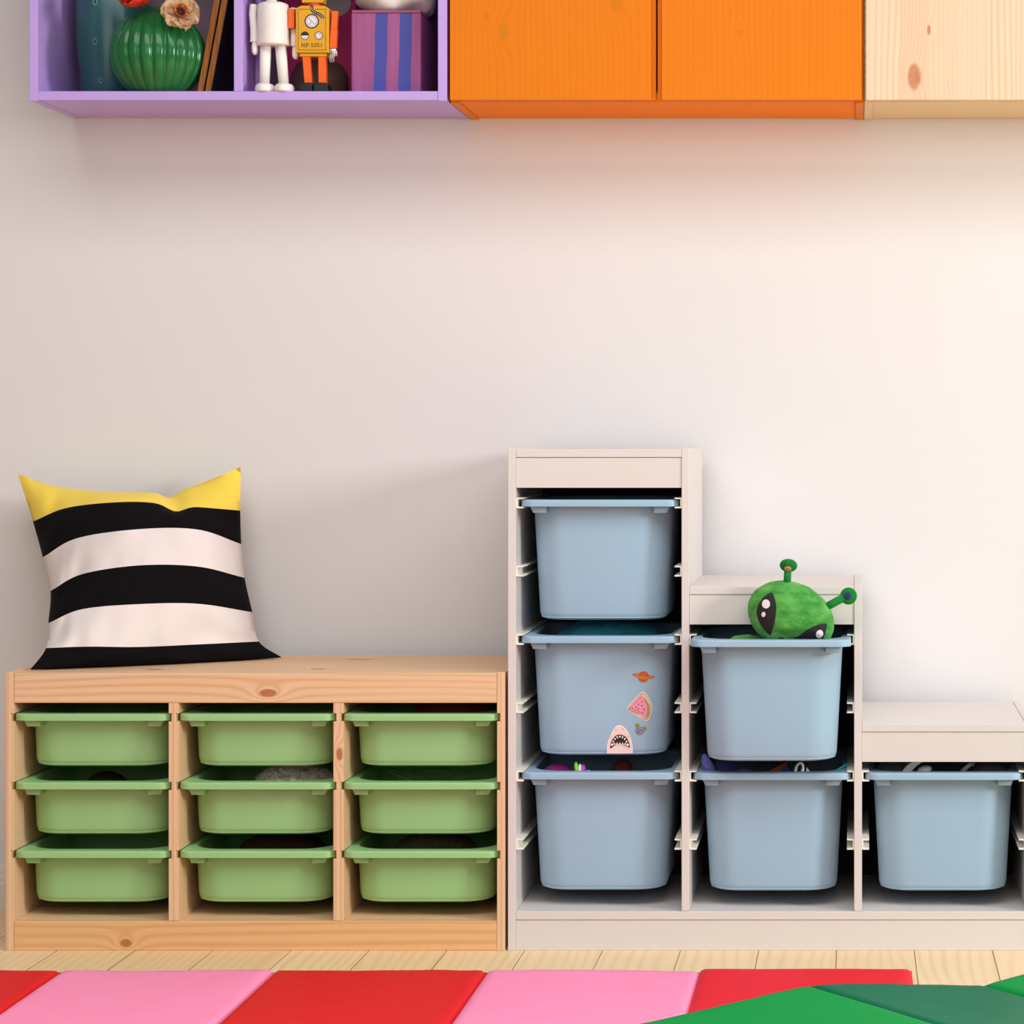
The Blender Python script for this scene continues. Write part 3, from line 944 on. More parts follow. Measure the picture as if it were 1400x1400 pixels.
for pa in (519.0, 552.5):
    c0 = (pa - VPX) * TBX / FPX - (bxl + bxr) / 2
    m1 = nb.math('LESS_THAN', nb.math('ABSOLUTE', nb.math('SUBTRACT', xx, c0)), 0.0122)
    front = nb.math('LESS_THAN', s[1], -0.09)
    col = nb.mix(nb.math('MULTIPLY', m1, front), col, rgb(64, 70, 156))
nb.link(col, nb.p.inputs['Base Color'])
nb.p.inputs['Roughness'].default_value = 0.6
HB = RZ(12.5) - ZS
obj('box_body', bx(bxl, bxr, ybx, ybx + 0.19, ZS, ZS + HB - 0.006, 0.003), nb.m, pb)
obj('box_lid', bx(bxl + 0.001, bxr - 0.001, ybx + 0.001, ybx + 0.189, ZS + HB - 0.0058, ZS + HB, 0.0015), plain('purple lid edge', rgb(150, 80, 110), 0.6, 0.1), pb)
b = ell(((bxl + bxr) / 2 + 0.006, ybx + 0.085, ZS + HB + 0.031), (0.078, 0.085, 0.034), None, 40, 24, 0.016, 22, 3)
for v_ in b.verts:
    v_.co.z = max(v_.co.z, ZS + HB + 0.0006)
    v_.co.x = min(v_.co.x, xr - th - 0.004)
tag(obj('pouch', b, plain('white cotton', rgb(232, 224, 220), 0.8, 0.03, 30, 0.2, 250), None, True), 'soft white cloth pouch lying on the purple striped box', 'pouch')
mag = thing('magenta_board', 'dark magenta board standing at the back behind the toy robots', 'board', ((430 - VPX) * 5.15 / FPX, CAMY + 5.15, ZS))
t5 = 5.145
mx0, mx1 = (388 - VPX) * t5 / FPX, (487 - VPX) * t5 / FPX
obj('board_panel', bx(mx0, mx1, CAMY + t5, CAMY + t5 + 0.008, ZS, ZS + 0.228, 0.001), plain('magenta card', rgb(216, 38, 112), 0.6, 0.05), mag)
obj('grey_spot', patch(circle(450, 4, 30, 28, 21), lambda u, w_: W(u, w_, t5 - 0.0008)), plain('grey print', rgb(190, 180, 176), 0.6, 0.08), mag, label='round grey print on the magenta board')
pot = W(437, 100, 5.07)
tag(obj('round_pot', lathe([(0.04, 0), (0.05, 0.004), (0.058, 0.03), (0.056, 0.055), (0.045, 0.075), (0.03, 0.082), (0.012, 0.084)], 36, (pot.x, pot.y, ZS)), plain('dark brown glaze', rgb(112, 84, 66), 0.5, 0.1), None, True), 'dark brown rounded pot behind the legs of the yellow robot', 'pot')

# ------------------------------------------------------------------ striped cushion
ROWS = [  # stripe edges from the top seam down: five points each (px), then distance at the two ends
    [(24.5, 648.5), (88, 667), (180, 673), (252, 668), (329, 638.5)],
    [(45, 713), (95, 693.5), (180, 686), (258, 692), (328.5, 698)],
    [(58.5, 762), (105, 736), (190, 723.5), (270, 724), (330, 744)],
    [(69, 808), (112, 785), (190, 773), (270, 774.5), (334.5, 790)],
    [(66, 852), (112, 833), (190, 826), (270, 825.5), (345, 837)],
    [(63, 886), (120, 884), (190, 884.5), (270, 881), (354, 877)],
    [(41.5, 915.5), (125, 914), (215, 910), (300, 905), (385.5, 899)]]
TL = [5.105, 5.06, 5.01, 4.96, 4.90, 4.84, 4.79]
TRR = [5.115, 5.10, 5.085, 5.075, 5.065, 5.055, 5.045]
SUB = 7
NU = 44
cush_c = W(210, 905, 4.95)
cush_c.z = 0.52
bm = bmesh.new()
front, back = [], []
NV = 6 * SUB


def row_at(vv):
    cols = []
    for c in range(5):
        cols.append(spline([ROWS[r][c] for r in range(7)], vv))
    return cols


for i in range(NV + 1):
    vv = i / NV
    cols = row_at(vv)
    tl = spline([(q,) for q in TL], vv)[0]
    tr = spline([(q,) for q in TRR], vv)[0]
    fr_, bk_ = [], []
    for j in range(NU + 1):
        u = j / NU
        px, py = spline(cols, u)
        # sunk spot in the top seam and folds near the bottom corners
        py += 9 * math.exp(-((px - 232) / 13) ** 2) * max(0, 1 - vv * 6.5) + 9 * math.exp(-((px - 240) / 16) ** 2 - ((vv - 0.166) / 0.06) ** 2)
        t = tl + (tr - tl) * u
        edge = (math.sin(PI * u) ** 0.6) * (math.sin(PI * min(1, 0.02 + vv * 0.98)) ** 0.55 if vv < 1 else 0)
        wr_ = 0.011 * noise.noise(Vector((u * 5.0, vv * 3.2, 1.3))) + 0.006 * noise.noise(Vector((u * 13 + vv * 5, vv * 6, 4.2)))
        # creases running in from the side seams
        wr_ += 0.009 * math.exp(-u / 0.2) * math.sin(vv * 34 + u * 16) + 0.006 * math.exp(-(1 - u) / 0.16) * math.sin(vv * 40 - u * 14)
        dent = 0.018 * math.exp(-((px - 232) / 20) ** 2 - ((vv - 0.08) / 0.12) ** 2)
        tf = t - 0.105 * edge + (wr_ + dent) * min(1, edge * 2.5)
        tb_ = min(t + 0.06 * edge, 5.168)
        pf, pk = W(px, py, tf), W(px, py, tb_)
        pf.z = max(pf.z, 0.5206)
        pk.z = max(pk.z, 0.5206)
        v1 = bm.verts.new(pf)
        fr_.append(v1)
        onb = i in (0, NV) or j in (0, NU)
        bk_.append(v1 if onb else bm.verts.new(pk))
    front.append(fr_)
    back.append(bk_)
for i in range(NV):
    mi = (0, 1, 2, 1, 2, 1)[i // SUB]
    for j in range(NU):
        f = bm.faces.new((front[i][j], front[i][j + 1], front[i + 1][j + 1], front[i + 1][j])); f.material_index = mi
        q = (back[i][j], back[i + 1][j], back[i + 1][j + 1], back[i][j + 1])
        if len(set(q)) >= 3:
            try:
                f = bm.faces.new(list(dict.fromkeys(q))); f.material_index = mi
            except ValueError: pass
cm = [plain('yellow cotton', rgb(246, 214, 84), 0.85, 0.02, 40, 0.25, 900, 0.2, sheen=0.1), plain('black cotton', rgb(14, 12, 14), 0.9, 0.05, 40, 0.25, 900, 0.1), plain('off white cotton', rgb(228, 218, 214), 0.85, 0.015, 40, 0.25, 900, 0.2, sheen=0.1)]
cu = obj('cushion', bm, cm, None, True, angle=75)
tag(cu, 'square cushion with yellow, black and white stripes leaning on the wall', 'cushion')

# ------------------------------------------------------------------ green alien plush
def fur_mat(name, c1, c2, scale=40):
    n = NT(name)
    v, s = n.coords()
    st = n.noise(n.comb(n.math('MULTIPLY', s[0], 1.0), n.math('MULTIPLY', s[1], 1.0), n.math('MULTIPLY', s[2], 1.6)), scale, 4, 0.65)
    f2 = n.noise(v, 900, 2)
    ct = n.node('ShaderNodeMapRange'); n.link(st, ct.inputs['Value']); ct.inputs['From Min'].default_value = 0.36; ct.inputs['From Max'].default_value = 0.64; st = ct.outputs[0]
    n.link(n.mix(n.math('MULTIPLY', f2, 0.35), n.mix(st, c1, c2), tuple(min(1, c * 1.5) for c in c2[:3]) + (1,)), n.p.inputs['Base Color'])
    n.p.inputs['Roughness'].default_value = 0.85
    n.p.inputs['Sheen Weight'].default_value = 0.12
    n.p.inputs['Specular IOR Level'].default_value = 0.2
    n.bump(n.math('ADD', n.noise(v, 700, 2), n.math('MULTIPLY', st, 0.6)), 0.5, 0.0012)
    return n.m


m_al = fur_mat('green plush', rgb(0, 112, 32), rgb(96, 170, 80), 24)
m_al2 = fur_mat('dark green plush', rgb(6, 104, 36), rgb(20, 128, 50), 60)
m_eye = plain('black felt', rgb(22, 16, 20), 0.7, 0.05)
m_hl = plain('white embroidered dot', rgb(240, 222, 224), 0.6, 0.02)
TA = 4.701
ab = bt[3].location
hc = W(1081.5, 843, TA)
sA = FPX / TA
alien = thing('alien_plush', 'green alien soft toy with black eyes peeking out of a blue tub', 'soft toy', (hc.x, hc.y, ab.z + 0.02))
tilt = Matrix.Rotation(math.radians(24), 3, 'Y')
ra, rb, rc = 61.5 / sA, 0.040, 46.5 / sA
head = ell(hc, (ra, rb, rc), tilt, 56, 36)
LIPY = ab.y - TD / 2


def front_limit(z): return LIPY + 0.035 - max(0.0, z - ab.z - BH + 0.004) * 1.1


for v_ in head.verts:
    d = (v_.co - hc)
    v_.co.y = max(v_.co.y, front_limit(v_.co.z))
    v_.co.y = min(v_.co.y, YF - 0.001) if v_.co.z > 0.60 else v_.co.y
    v_.co += d.normalized() * 0.0012 * noise.noise(v_.co * 60)
obj('head', head, m_al, alien, True)
inv = tilt.inverted()


def on_head(off):
    def f(px, py):
        x, z = (px - 1081.5) / sA, -(py - 843) / sA
        # point of the ellipsoid in front of (x, z)
        q = inv @ Vector((x, 0, z))
        k = 1 - (q.x / ra) ** 2 - (q.z / rc) ** 2
        y = -rb * math.sqrt(max(k, 0.0))
        p = Vector((hc.x + x, hc.y + y - off, hc.z + z))
        p.y = max(p.y, front_limit(p.z) - off)
        return p
    return f


def az(x, y): return (1010 + x / 8.235, 760 + y / 8.235)
def eye(pts, dots):
    b = patch([az(*p) for p in smooth_poly(pts, 5)], on_head(0.0016), 8)
    e = obj('eye', b, m_eye, alien, True)
    for (x, y, rx, ry, rot) in dots:
        b = patch([az(*p) for p in circle(x, y, rx, 20, ry, rot=rot)], on_head(0.0026), 3)
        obj('eye_highlight', b, m_hl, e, True)


eye([(370, 402), (405, 450), (430, 560), (415, 700), (385, 820), (362, 880), (310, 840), (245, 750), (208, 640), (225, 545), (285, 455)], [(314, 528, 46, 50, 0), (286, 645, 23, 30, 0.2)])
eye([(985, 752), (985, 830), (955, 910), (925, 990), (850, 1040), (760, 1060), (610, 945), (700, 880), (790, 810), (880, 765)], [(912, 868, 40, 50, 0.3), (820, 965, 30, 40, 0.3)])
obj('nose', patch([az(*p) for p in circle(480, 935, 38, 16, 26)], on_head(0.0016), 3), m_eye, alien, True)
m_tan = plain('tan felt', rgb(196, 150, 110), 0.7, 0.04)
m_navy = plain('navy felt', rgb(34, 34, 110), 0.7, 0.04)
for pts, rad, tip, tr_, facing, md in (
        ([(545, 330), (548, 250), (553, 150)], 42, (560, 108), (100, 64), Vector((-0.05, -0.68, -0.73)), m_tan),
        ([(960, 590), (1060, 535), (1180, 470)], 46, (1236, 452), (97, 101), Vector((-0.2, -0.97, 0.1)), m_navy)):
    P3 = [W(*az(*p), TA - 0.004) for p in pts]
    an = obj('antenna', tube(P3, [rad / 8.235 / sA] * 3, 16), m_al2, alien, True)
    tc = W(*az(*tip), TA - 0.006)
    r1 = tr_[0] / 8.235 / sA
    q = facing.normalized().to_track_quat('Z', 'Y').to_matrix()
    h = 0.0062 if md is m_navy else 0.0085
    disc = ell((0, 0, 0), (r1, r1, h), None, 32, 16)
    bmesh.ops.transform(disc, matrix=Matrix.Translation(tc) @ q.to_4x4(), verts=disc.verts)
    an_tip = obj('antenna_tip', disc, m_al2, an, True)
    b = ell((0, 0, 0), (r1 * 0.42, r1 * 0.42, 0.0016), None, 20, 8)
    off = h if md is m_navy else h * 0.93
    sh_ = Vector((0, 0, 0)) if md is m_navy else Vector((-0.0008, -0.003, 0))
    bmesh.ops.transform(b, matrix=Matrix.Translation(tc + facing.normalized() * off + sh_) @ q.to_4x4(), verts=b.verts)
    obj('felt_dot', b, md, an, True)
obj('torso', ell((hc.x - 0.005, ab.y - 0.02, ab.z + 0.095), (0.062, 0.055, 0.085), None, 32, 20, 0.004, 30), m_al, alien, True)
p0 = W(1075, 880, 4.74); p0.z = ab.z + 0.14
pa_ = W(1020, 873.2, 4.716)
obj('arm', tube([(hc.x - 0.03, ab.y - 0.04, ab.z + 0.16), W(1045, 882, 4.73), W(1022, 877, 4.73), W(1005, 878.5, 4.735), W(993, 882, 4.74)], [0.02, 0.016, 0.0135, 0.0125, 0.006], 16), m_al, alien, True)

# ------------------------------------------------------------------ things lying in the tubs
def heap(tub, H, w, d, name, label, cat, mat, top=0.012, seed=0, bumps=0.02, rise=0.0):
    """crumpled cloth filling a tub"""
    b = bmesh.new()
    c = tub.location
    n = 22
    rows = []
    for i in range(n + 1):
        row = []
        for j in range(n + 1):
            u, v_ = i / n * 2 - 1, j / n * 2 - 1
            e = (1 - u * u) ** 0.5 * (1 - v_ * v_) ** 0.5
            z = H - top - 0.03 * (1 - e) + bumps * noise.noise(Vector((u * 2.2 + seed, v_ * 2.2, seed))) * e + rise * e
            row.append(b.verts.new((c.x + u * w / 2 * (1 - 0.16 * v_ * v_), c.y + v_ * d / 2 * (1 - 0.16 * u * u), c.z + z)))
        rows.append(row)
    low = []
    for i in range(n + 1):
        low.append([b.verts.new((v_.co.x * 0.94 + c.x * 0.06, v_.co.y * 0.94 + c.y * 0.06, c.z + 0.006)) for v_ in rows[i]])
    for i in range(n):
        for j in range(n):
            b.faces.new((rows[i][j], rows[i + 1][j], rows[i + 1][j + 1], rows[i][j + 1]))
            b.faces.new((low[i][j], low[i][j + 1], low[i + 1][j + 1], low[i + 1][j]))
    for i in range(n):
        b.faces.new((rows[i][0], low[i][0], low[i + 1][0], rows[i + 1][0]))
        b.faces.new((rows[i][n], rows[i + 1][n], low[i + 1][n], low[i][n]))
        b.faces.new((rows[0][i], rows[0][i + 1], low[0][i + 1], low[0][i]))
        b.faces.new((rows[n][i], low[n][i], low[n][i + 1], rows[n][i + 1]))
    return tag(obj(name, b, mat, None, True, angle=60), label, cat)


m_dk = plain('dark cloth', rgb(34, 30, 34), 0.9, 0.1, 20)
m_tl = plain('teal gauze', rgb(70, 164, 184), 0.7, 0.25, 34, 0.3, 120)
heap(bt[1], BH, 0.225, 0.24, 'folded_fabric', 'crumpled teal fabric inside the blue tub with stickers', 'fabric', m_tl, 0.006, 2.0, 0.012, 0.026)
heap(bt[2], BH, 0.22, 0.29, 'folded_cloth', 'dark cloth under the magenta ball in the lowest tall-column tub', 'cloth', m_dk, 0.074, 5.0, 0.01)
heap(bt[4], BH, 0.22, 0.29, 'folded_cloth', 'dark cloth under the indigo plush in the middle lower tub', 'cloth', m_dk, 0.058, 8.0, 0.01)
heap(bt[5], BH, 0.22, 0.29, 'folded_cloth', 'dark cloth under the goggles in the tub below the lowest step', 'cloth', m_dk, 0.058, 11.0, 0.01)
# magenta ball, small bright toy, dim plush, orange ball
tb3 = 4.865
bc = W(763, 1069.5, tb3)
tag(obj('ball', ell(bc, (0.0365,) * 3, None, 40, 24), plain('magenta rubber', rgb(196, 62, 160), 0.4, 0.03), None, True), 'magenta ball showing above the rim of the lowest tall-column tub', 'ball')
wt_ = thing('toy_figure', 'small lime, purple and white plastic toy beside the magenta ball', 'toy', W(796, 1062, 4.80))
obj('lime_fin', ell(W(788.5, 1051.5, 4.80), (0.0048, 0.012, 0.014), Matrix.Rotation(-0.15, 3, 'Y')), plain('lime plastic', rgb(126, 200, 40), 0.4, 0.03), wt_, True)
obj('white_band', ell(W(793, 1053, 4.802), (0.004, 0.012, 0.012), None), m_hl, wt_, True)
obj('purple_body', ell(W(797, 1054, 4.806), (0.0058, 0.013, 0.013), None, amp=0.001, freq=300), plain('purple plastic', rgb(160, 70, 160), 0.4, 0.1, 300), wt_, True)
obj('lilac_tail', tube([W(799, 1056.5, 4.802), W(805, 1055.5, 4.80), W(811, 1058, 4.80), W(824, 1060.5, 4.80)], [0.004, 0.0045, 0.003, 0.002], 10), plain('lilac plastic', rgb(140, 130, 210), 0.4, 0.05), wt_, True)
tag(obj('soft_toy', ell(W(851, 1057, 4.93), (0.022, 0.03, 0.027), None, amp=0.003, freq=50), plain('dusty red plush', rgb(150, 70, 66), 0.9, 0.2, 60), None, True), 'dim dusty red soft toy at the back of the lowest tall-column tub', 'soft toy')
tag(obj('ball', ell(W(885.5, 1061.5, 4.87), (0.0125,) * 3, None, 24, 16), plain('orange rubber', rgb(214, 92, 40), 0.5, 0.03), None, True), 'small orange ball at the far side of the magenta ball tub', 'ball')
# indigo plush, block, white ring, white triangle, teal pencil
m_in = fur_mat('indigo plush', rgb(66, 70, 140), rgb(100, 104, 176), 60)
ip = thing('octopus_plush', 'indigo blue soft toy with curled arms in the middle lower tub', 'soft toy', W(990, 1080, 4.84))
obj('arm', tube([W(974, 1063, 4.79), W(969, 1050, 4.785), W(964, 1038, 4.785), W(962, 1031, 4.786)], [0.012, 0.0115, 0.008, 0.0035], 16), m_in, ip, True)
obj('head', ell(W(994, 1051, 4.86), (0.022, 0.03, 0.030), None, 28, 18, 0.001, 60), m_in, ip, True)
obj('arm', tube([W(1003, 1061, 4.81), W(1012, 1056, 4.80), W(1023, 1056.5, 4.80), W(1034, 1061, 4.80)], [0.006, 0.0075, 0.0068, 0.004], 14), m_in, ip, True)
tb = thing('toy_block', 'brown and blue toy block tilted among the toys below the alien', 'toy block', W(1068, 1060, 4.86))
Rb = Matrix.Translation(W(1067, 1052, 4.85)) @ Matrix.Rotation(math.radians(-28), 4, 'Y')
b = bx(-0.018, 0.018, -0.02, 0.02, 0.0002, 0.010, 0.001); bmesh.ops.transform(b, matrix=Rb, verts=b.verts)
obj('brown_half', b, plain('brown wood', rgb(176, 84, 44), 0.6, 0.1), tb)
b = bx(-0.018, 0.018, -0.02, 0.02, -0.012, 0, 0.001); bmesh.ops.transform(b, matrix=Rb, verts=b.verts)
obj('blue_half', b, plain('blue paint', rgb(40, 80, 190), 0.5, 0.05), tb)
b = bmesh.new()
lp = []
for k in range(28):
    a = 2 * PI * k / 28
    c0 = W(1092.5, 1052, 4.785)
    ux = Vector((math.cos(a) * 0.0066, 0, math.sin(a) * 0.0125))
    ux = Matrix.Rotation(0.28, 3, 'Y') @ ux
    lp.append((c0 + ux, ux.normalized()))
rows = [[p + n_ * (r_ * math.cos(q)) + Vector((0, r_ * math.sin(q), 0)) for q in [2 * PI * j / 10 for j in range(10)] for r_ in (0.0030,)] for p, n_ in lp]
sc = thing('toy_scissors', 'white looped toy handle beside the toy block in the middle tub', 'toy', W(1095, 1062, 4.80))
m_wp = plain('white toy plastic', rgb(236, 232, 226), 0.4, 0.03)
obj('loop', loft(rows, wrap=True), m_wp, sc, True)
tri = [W(1101, 1061, 4.785), W(1103, 1049.5, 4.785), W(1111, 1061, 4.785)]
b = bmesh.new()
f0 = [b.verts.new(p) for p in tri]; f1 = [b.verts.new(p + Vector((0, 0.008, 0))) for p in tri]
b.faces.new(f0); b.faces.new(f1[::-1])
for k in range(3): b.faces.new((f0[k], f1[k], f1[(k + 1) % 3], f0[(k + 1) % 3]))
obj('blade', b, m_wp, sc)
tag(obj('pencil', tube([W(1135, 1066, 4.80), W(1145, 1052.5, 4.80), W(1158, 1045, 4.81), W(1160, 1043.6, 4.812)], [0.0022, 0.0022, 0.0022, 0.0006], 10), plain('teal pencil', rgb(30, 170, 190), 0.4, 0.03), None, True), 'thin teal pencil leaning on the rim of the middle lower tub', 'pencil')
# goggles in the last tub
m_gb = plain('black goggle plastic', rgb(110, 102, 100), 0.2, 0.05)
m_gg = plain('grey strap', rgb(150, 146, 142), 0.5, 0.05)
g1 = thing('goggles', 'black goggles with a broad white strap in the tub below the lowest step', 'goggles', W(1230, 1062, 4.83))
obj('lens_shell', ell(W(1226, 1060, 4.85), (0.042, 0.05, 0.030), Matrix.Rotation(0.3, 3, 'Y'), 32, 20), m_gb, g1, True)
b = bmesh.new()
st = [(1231, 1065), (1239, 1057), (1248, 1048), (1258, 1042), (1266, 1041)]
rows = []
for k in range(13):
    x, y = spline(st, k / 12)
    c0 = W(x, y - 1.5, 4.783 - 0.004 * k / 12)
    rows.append([c0 + Vector((-0.0075, 0, 0.002)), c0 + Vector((0.0075, 0.002, -0.001)), c0 + Vector((0.0075, 0.0045, -0.001)), c0 + Vector((-0.0075, 0.0025, 0.002))])
obj('strap', loft(rows, True, True), m_wp, g1)
obj('strap_buckle', ell(W(1264, 1052.5, 4.792), (0.0145, 0.012, 0.0078), Matrix.Rotation(-0.25, 3, 'Y'), 20, 12), m_wp, g1, True, label='white buckle')
obj('strap_edge', tube([W(1233, 1057, 4.785), W(1239, 1047, 4.785), W(1242, 1041, 4.79)], 0.0009, 8), m_gg, g1, True)
g2 = thing('goggles', 'glossy dark goggles with a grey strap, nearer the frame edge in the last tub', 'goggles', W(1345, 1062, 4.83))
obj('lens_shell', ell(W(1351, 1061, 4.845), (0.042, 0.055, 0.031), None, 36, 22), m_gb, g2, True)
obj('strap', tube([W(1308, 1063, 4.785), W(1317, 1053, 4.78), W(1326, 1045.5, 4.778), W(1332, 1044.5, 4.785)], [0.004, 0.0042, 0.004, 0.0035], 10, 0.4), m_gg, g2, True)
# furry plush in the centre green tub, with real short fur tufts
fm = fur_mat('grey brown fur', rgb(176, 150, 132), rgb(250, 238, 226), 90)
g11 = gt[1, 1].location
fc = Vector((g11.x + 0.042, g11.y - 0.052, g11.z + 0.064))
fp = ell(fc, (0.072, 0.10, 0.052), None, 40, 24, 0.004, 40)
random.seed(8)
src = [v_.co.copy() for v_ in fp.verts]
for k in range(2600):
    a, h = random.uniform(0, 2 * PI), random.uniform(0.05, 1)
    n_ = Vector((math.cos(a) * math.sqrt(1 - h * h), math.sin(a) * math.sqrt(1 - h * h), h))
    if n_.y > 0.55: continue
    p = fc + Vector((n_.x * 0.072, n_.y * 0.10, n_.z * 0.052))
    sw = noise.noise_vector(p * 38)
    d = (n_ * 0.7 + Vector((sw.x * 0.8, sw.y * 0.5, sw.z * 0.5 - 0.2))).normalized()
    side = d.cross(Vector((sw.z, 1, sw.x))).normalized() * 0.0018
    L_ = random.uniform(0.010, 0.017)
    vs = [fp.verts.new(q) for q in (p - side - n_ * 0.001, p + side - n_ * 0.001, p + d * L_ + Vector((0, 0, -0.001)))]
    fp.faces.new(vs)
tag(obj('furry_plush', fp, fm, None, True, keep=True), 'furry grey brown soft toy in the centre green tub', 'soft toy')
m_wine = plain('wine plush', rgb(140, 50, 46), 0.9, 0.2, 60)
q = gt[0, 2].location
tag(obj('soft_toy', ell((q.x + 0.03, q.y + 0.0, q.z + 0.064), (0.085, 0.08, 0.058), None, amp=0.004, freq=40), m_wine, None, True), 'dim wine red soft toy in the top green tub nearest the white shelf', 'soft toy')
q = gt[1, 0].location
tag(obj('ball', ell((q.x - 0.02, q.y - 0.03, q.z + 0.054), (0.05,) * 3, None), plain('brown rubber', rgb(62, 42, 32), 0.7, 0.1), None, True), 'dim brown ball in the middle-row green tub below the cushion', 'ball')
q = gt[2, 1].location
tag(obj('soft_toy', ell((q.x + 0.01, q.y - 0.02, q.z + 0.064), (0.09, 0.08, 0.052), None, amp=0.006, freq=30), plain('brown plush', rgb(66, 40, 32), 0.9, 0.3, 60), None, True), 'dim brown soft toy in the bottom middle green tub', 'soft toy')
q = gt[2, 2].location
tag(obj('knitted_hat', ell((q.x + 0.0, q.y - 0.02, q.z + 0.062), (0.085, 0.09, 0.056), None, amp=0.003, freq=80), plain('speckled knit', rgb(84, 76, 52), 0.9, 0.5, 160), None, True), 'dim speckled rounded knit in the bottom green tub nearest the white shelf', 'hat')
q = gt[1, 2].location
cd = thing('string_tangle', 'thin tangled green string in the middle-row green tub nearest the white shelf', 'string', (q.x, q.y - 0.05, q.z + 0.005))
b = bmesh.new()
for k in range(3):
    pts = []
    for i in range(40):
        a = i / 39 * 2 * PI * 1.6 + k
        pts.append((q.x + 0.03 * k - 0.03 + 0.055 * math.cos(a), q.y - 0.07 + 0.05 * math.sin(a * 0.9 + k), q.z + 0.06 + 0.05 * math.sin(a * 0.5 + 0.8 * k) ))
    merge(b, tube(pts, 0.0012, 6))
obj('string_loops', b, plain('green cord', rgb(60, 140, 60), 0.6, 0.1), cd, True)

# ------------------------------------------------------------------ folding mats
def vinyl(name, col, dark):
    n = NT(name)
    v, s = n.coords()
    w1 = n.noise(n.comb(n.math('MULTIPLY', n.math('ADD', s[0], n.math('MULTIPLY', s[1], 1.5)), 2.0), n.math('MULTIPLY', n.math('SUBTRACT', s[1], n.math('MULTIPLY', s[0], 0.6)), 14), 0.0), 1.0, 3)
    n.link(n.mix(n.noise(v, 5, 2), dark, col), n.p.inputs['Base Color'])
    n.p.inputs['Roughness'].default_value = 0.5
    n.p.inputs['Specular IOR Level'].default_value = 0.09
    n.bump(n.math('ADD', w1, n.math('MULTIPLY', n.noise(v, 1200, 1), 0.02)), 0.35, 0.004)
    return n.m


def mat_panel(w, d, h, seed, puff=0.004):
    """rounded padded panel, x 0..w, y -d..0"""
    n, m = 26, 30
    r = 0.005
    b = bmesh.new()
    rows = []
    def top(u, v_):
        x, y = u * w, -v_ * d
        e = min(x, w - x, -y, d + y)
        k = min(1, e / 0.022)
        z = h - r * (1 - math.sqrt(max(0, 1 - (1 - min(1, e / r)) ** 2)))
        return Vector((x, y, z + puff * k * (2 - k) * (0.6 + 0.8 * noise.noise(Vector((x * 4 + seed, y * 4, seed)))) + 0.0016 * k * noise.noise(Vector((x * 9 + y * 6, y * 26 - x * 16, seed)))))
    def rem(k, n_): 
        t = k / n_
        return t * t * (3 - 2 * t) * 0.5 + t * 0.5
    for i in range(n + 1):
        rows.append([b.verts.new(top(rem(i, n), rem(j, m))) for j in range(m + 1)])
    low = [[None] * (m + 1) for _ in range(n + 1)]
    for i in range(n):
        for j in range(m): b.faces.new((rows[i][j], rows[i + 1][j], rows[i + 1][j + 1], rows[i][j + 1]))
    per = [rows[i][0] for i in range(n + 1)] + [rows[n][j] for j in range(1, m + 1)] + [rows[i][m] for i in range(n - 1, -1, -1)] + [rows[0][j] for j in range(m - 1, 0, -1)]
    mid = [b.verts.new((p.co.x, p.co.y, 0.004)) for p in per]
    bot = [b.verts.new((min(max(p.co.x, 0.004), w - 0.004), max(min(p.co.y, -0.004), -d + 0.004), 0)) for p in per]
    for A, B in ((per, mid), (mid, bot)):
        for k in range(len(A)):
            k2 = (k + 1) % len(A)
            b.faces.new((A[k], A[k2], B[k2], B[k]))
    b.faces.new(bot)
    return b


PW = 0.3715
m_pink = vinyl('pink vinyl', rgb(255, 152, 192), rgb(255, 142, 184))
m_red = vinyl('red vinyl', rgb(226, 30, 40), rgb(216, 26, 36))
m_red2 = vinyl('red vinyl end', rgb(232, 34, 50), rgb(226, 30, 46))
m_g1 = vinyl('green vinyl', rgb(0, 150, 66), rgb(0, 142, 62))
m_g2 = vinyl('dark green vinyl', rgb(16, 110, 76), rgb(14, 104, 72))
TM = 4.43
x_right = (1247 - VPX) * TM / FPX
mat1 = thing('folding_mat', 'pink and red folding gym mat lying along the storage units', 'gym mat', (x_right - 2.5 * PW, CAMY + TM, 0.0))
for k in range(5):
    b = mat_panel(PW - 0.0008, 0.78, 0.030, 3.0 * k + 1)
    bmesh.ops.translate(b, verts=b.verts, vec=(x_right - (k + 1) * PW + 0.0004, CAMY + TM + (0.012 if k == 0 else 0.0), 0))
    if k == 0:
        for v_ in b.verts: v_.co.z *= 1.0
    obj('panel', b, m_red if k in (2, 4) else (m_red2 if k == 0 else m_pink), mat1, True, label='red panel' if k % 2 == 0 else 'pink panel')
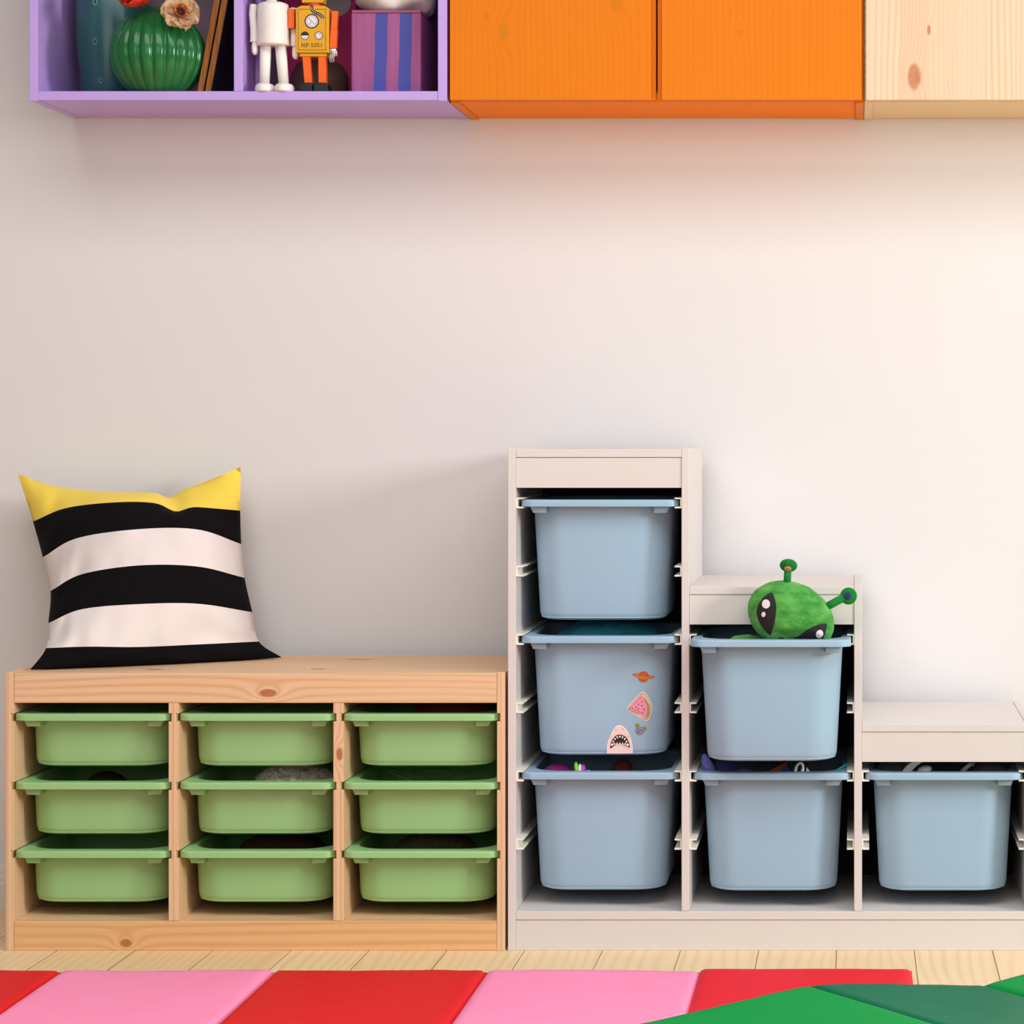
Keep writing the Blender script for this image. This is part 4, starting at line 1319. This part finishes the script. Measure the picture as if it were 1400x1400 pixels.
# the green mat, not opened flat: a low zigzag lying across the corner of the pink one
HT = 0.030
E = Vector((math.cos(math.radians(36)), math.sin(math.radians(36)), 0))
S = Vector((E.y, -E.x, 0))
A1 = W(1104.5, 1349.5, 4.045); A1.z = 0.087
valley = A1 + E * 0.352; valley.z = 0.042
start = A1 - E * 0.368; start.z = 0.066
after = valley + E * 0.362; after.z = 0.070
pts = [start, A1, valley, after]
mat2 = thing('folding_mat', 'two-tone green folding gym mat overlapping the pink and red one', 'gym mat', (A1.x, A1.y - 0.3, 0.0))
for k in range(3):
    P, Q = pts[k], pts[k + 1]
    ex_ = (Q - P).normalized()
    w = (Q - P).length
    nz = ex_.cross(S * -1).normalized()
    if nz.z < 0: nz = -nz
    b = mat_panel(w - 0.002, 0.78, HT, 40 + 3 * k)
    Mx = Matrix(((ex_.x, -S.x, nz.x, 0), (ex_.y, -S.y, nz.y, 0), (ex_.z, -S.z, nz.z, 0), (0, 0, 0, 1)))
    o0 = P + ex_ * 0.001 - nz * HT
    bmesh.ops.transform(b, matrix=Matrix.Translation(o0) @ Mx, verts=b.verts)
    obj('panel', b, m_g2 if k == 1 else m_g1, mat2, True, label='dark green panel' if k == 1 else 'bright green panel')

# ------------------------------------------------------------------ light: daylight from a tall window to the right, added fill lamps and soft ambient
def area(name, loc, aim, sx, sy, power, col):
    l = bpy.data.lights.new(name, 'AREA')
    l.shape = 'RECTANGLE'
    l.size, l.size_y = sx, sy
    l.energy = power
    l.color = col
    o = bpy.data.objects.new(name, l)
    COL.objects.link(o)
    o.location = loc
    o.rotation_euler = (Vector(aim) - Vector(loc)).to_track_quat('-Z', 'Y').to_euler()
    return o


area('window_daylight', (4.3, -2.85, 1.9), (-0.1, -0.2, 0.75), 0.9, 1.1, 175, (1.0, 0.99, 0.985))
area('overhead_fill', (0.25, -2.9, 3.1), (0.25, -2.9, 0.0), 4.8, 2.4, 155, (1.0, 0.985, 0.98))  # added soft overhead fill, lifts the floor and mats
area('front_fill', (-0.2, -6.2, 2.0), (-0.3, 0.0, 0.7), 3.6, 1.6, 40, (1.0, 0.98, 0.975))  # added fill lamp behind the camera for the front faces
wd = bpy.data.worlds.new('room light')
scene.world = wd
wd.use_nodes = True
bg = wd.node_tree.nodes['Background']
bg.inputs['Color'].default_value = (1.0, 0.97, 0.975, 1)
bg.inputs['Strength'].default_value = 0.22

# ------------------------------------------------------------------ camera
cam = bpy.data.cameras.new('camera')
co = bpy.data.objects.new('camera', cam)
COL.objects.link(co)
co.location = (0, CAMY, CAMZ)
co.rotation_euler = (PI / 2, 0, 0)
cam.sensor_width = 36.0
cam.sensor_fit = 'HORIZONTAL'
cam.lens = FPX / 1400 * 36.0
cam.shift_x = (700 - VPX) / 1400
cam.shift_y = -(700 - VPY) / 1400
cam.clip_start = 0.05
scene.camera = co
scene.view_settings.view_transform = 'Standard'
scene.view_settings.look = 'None'
scene.view_settings.gamma = 1.0
scene.view_settings.exposure = -0.2
scene.view_settings.use_curve_mapping = False
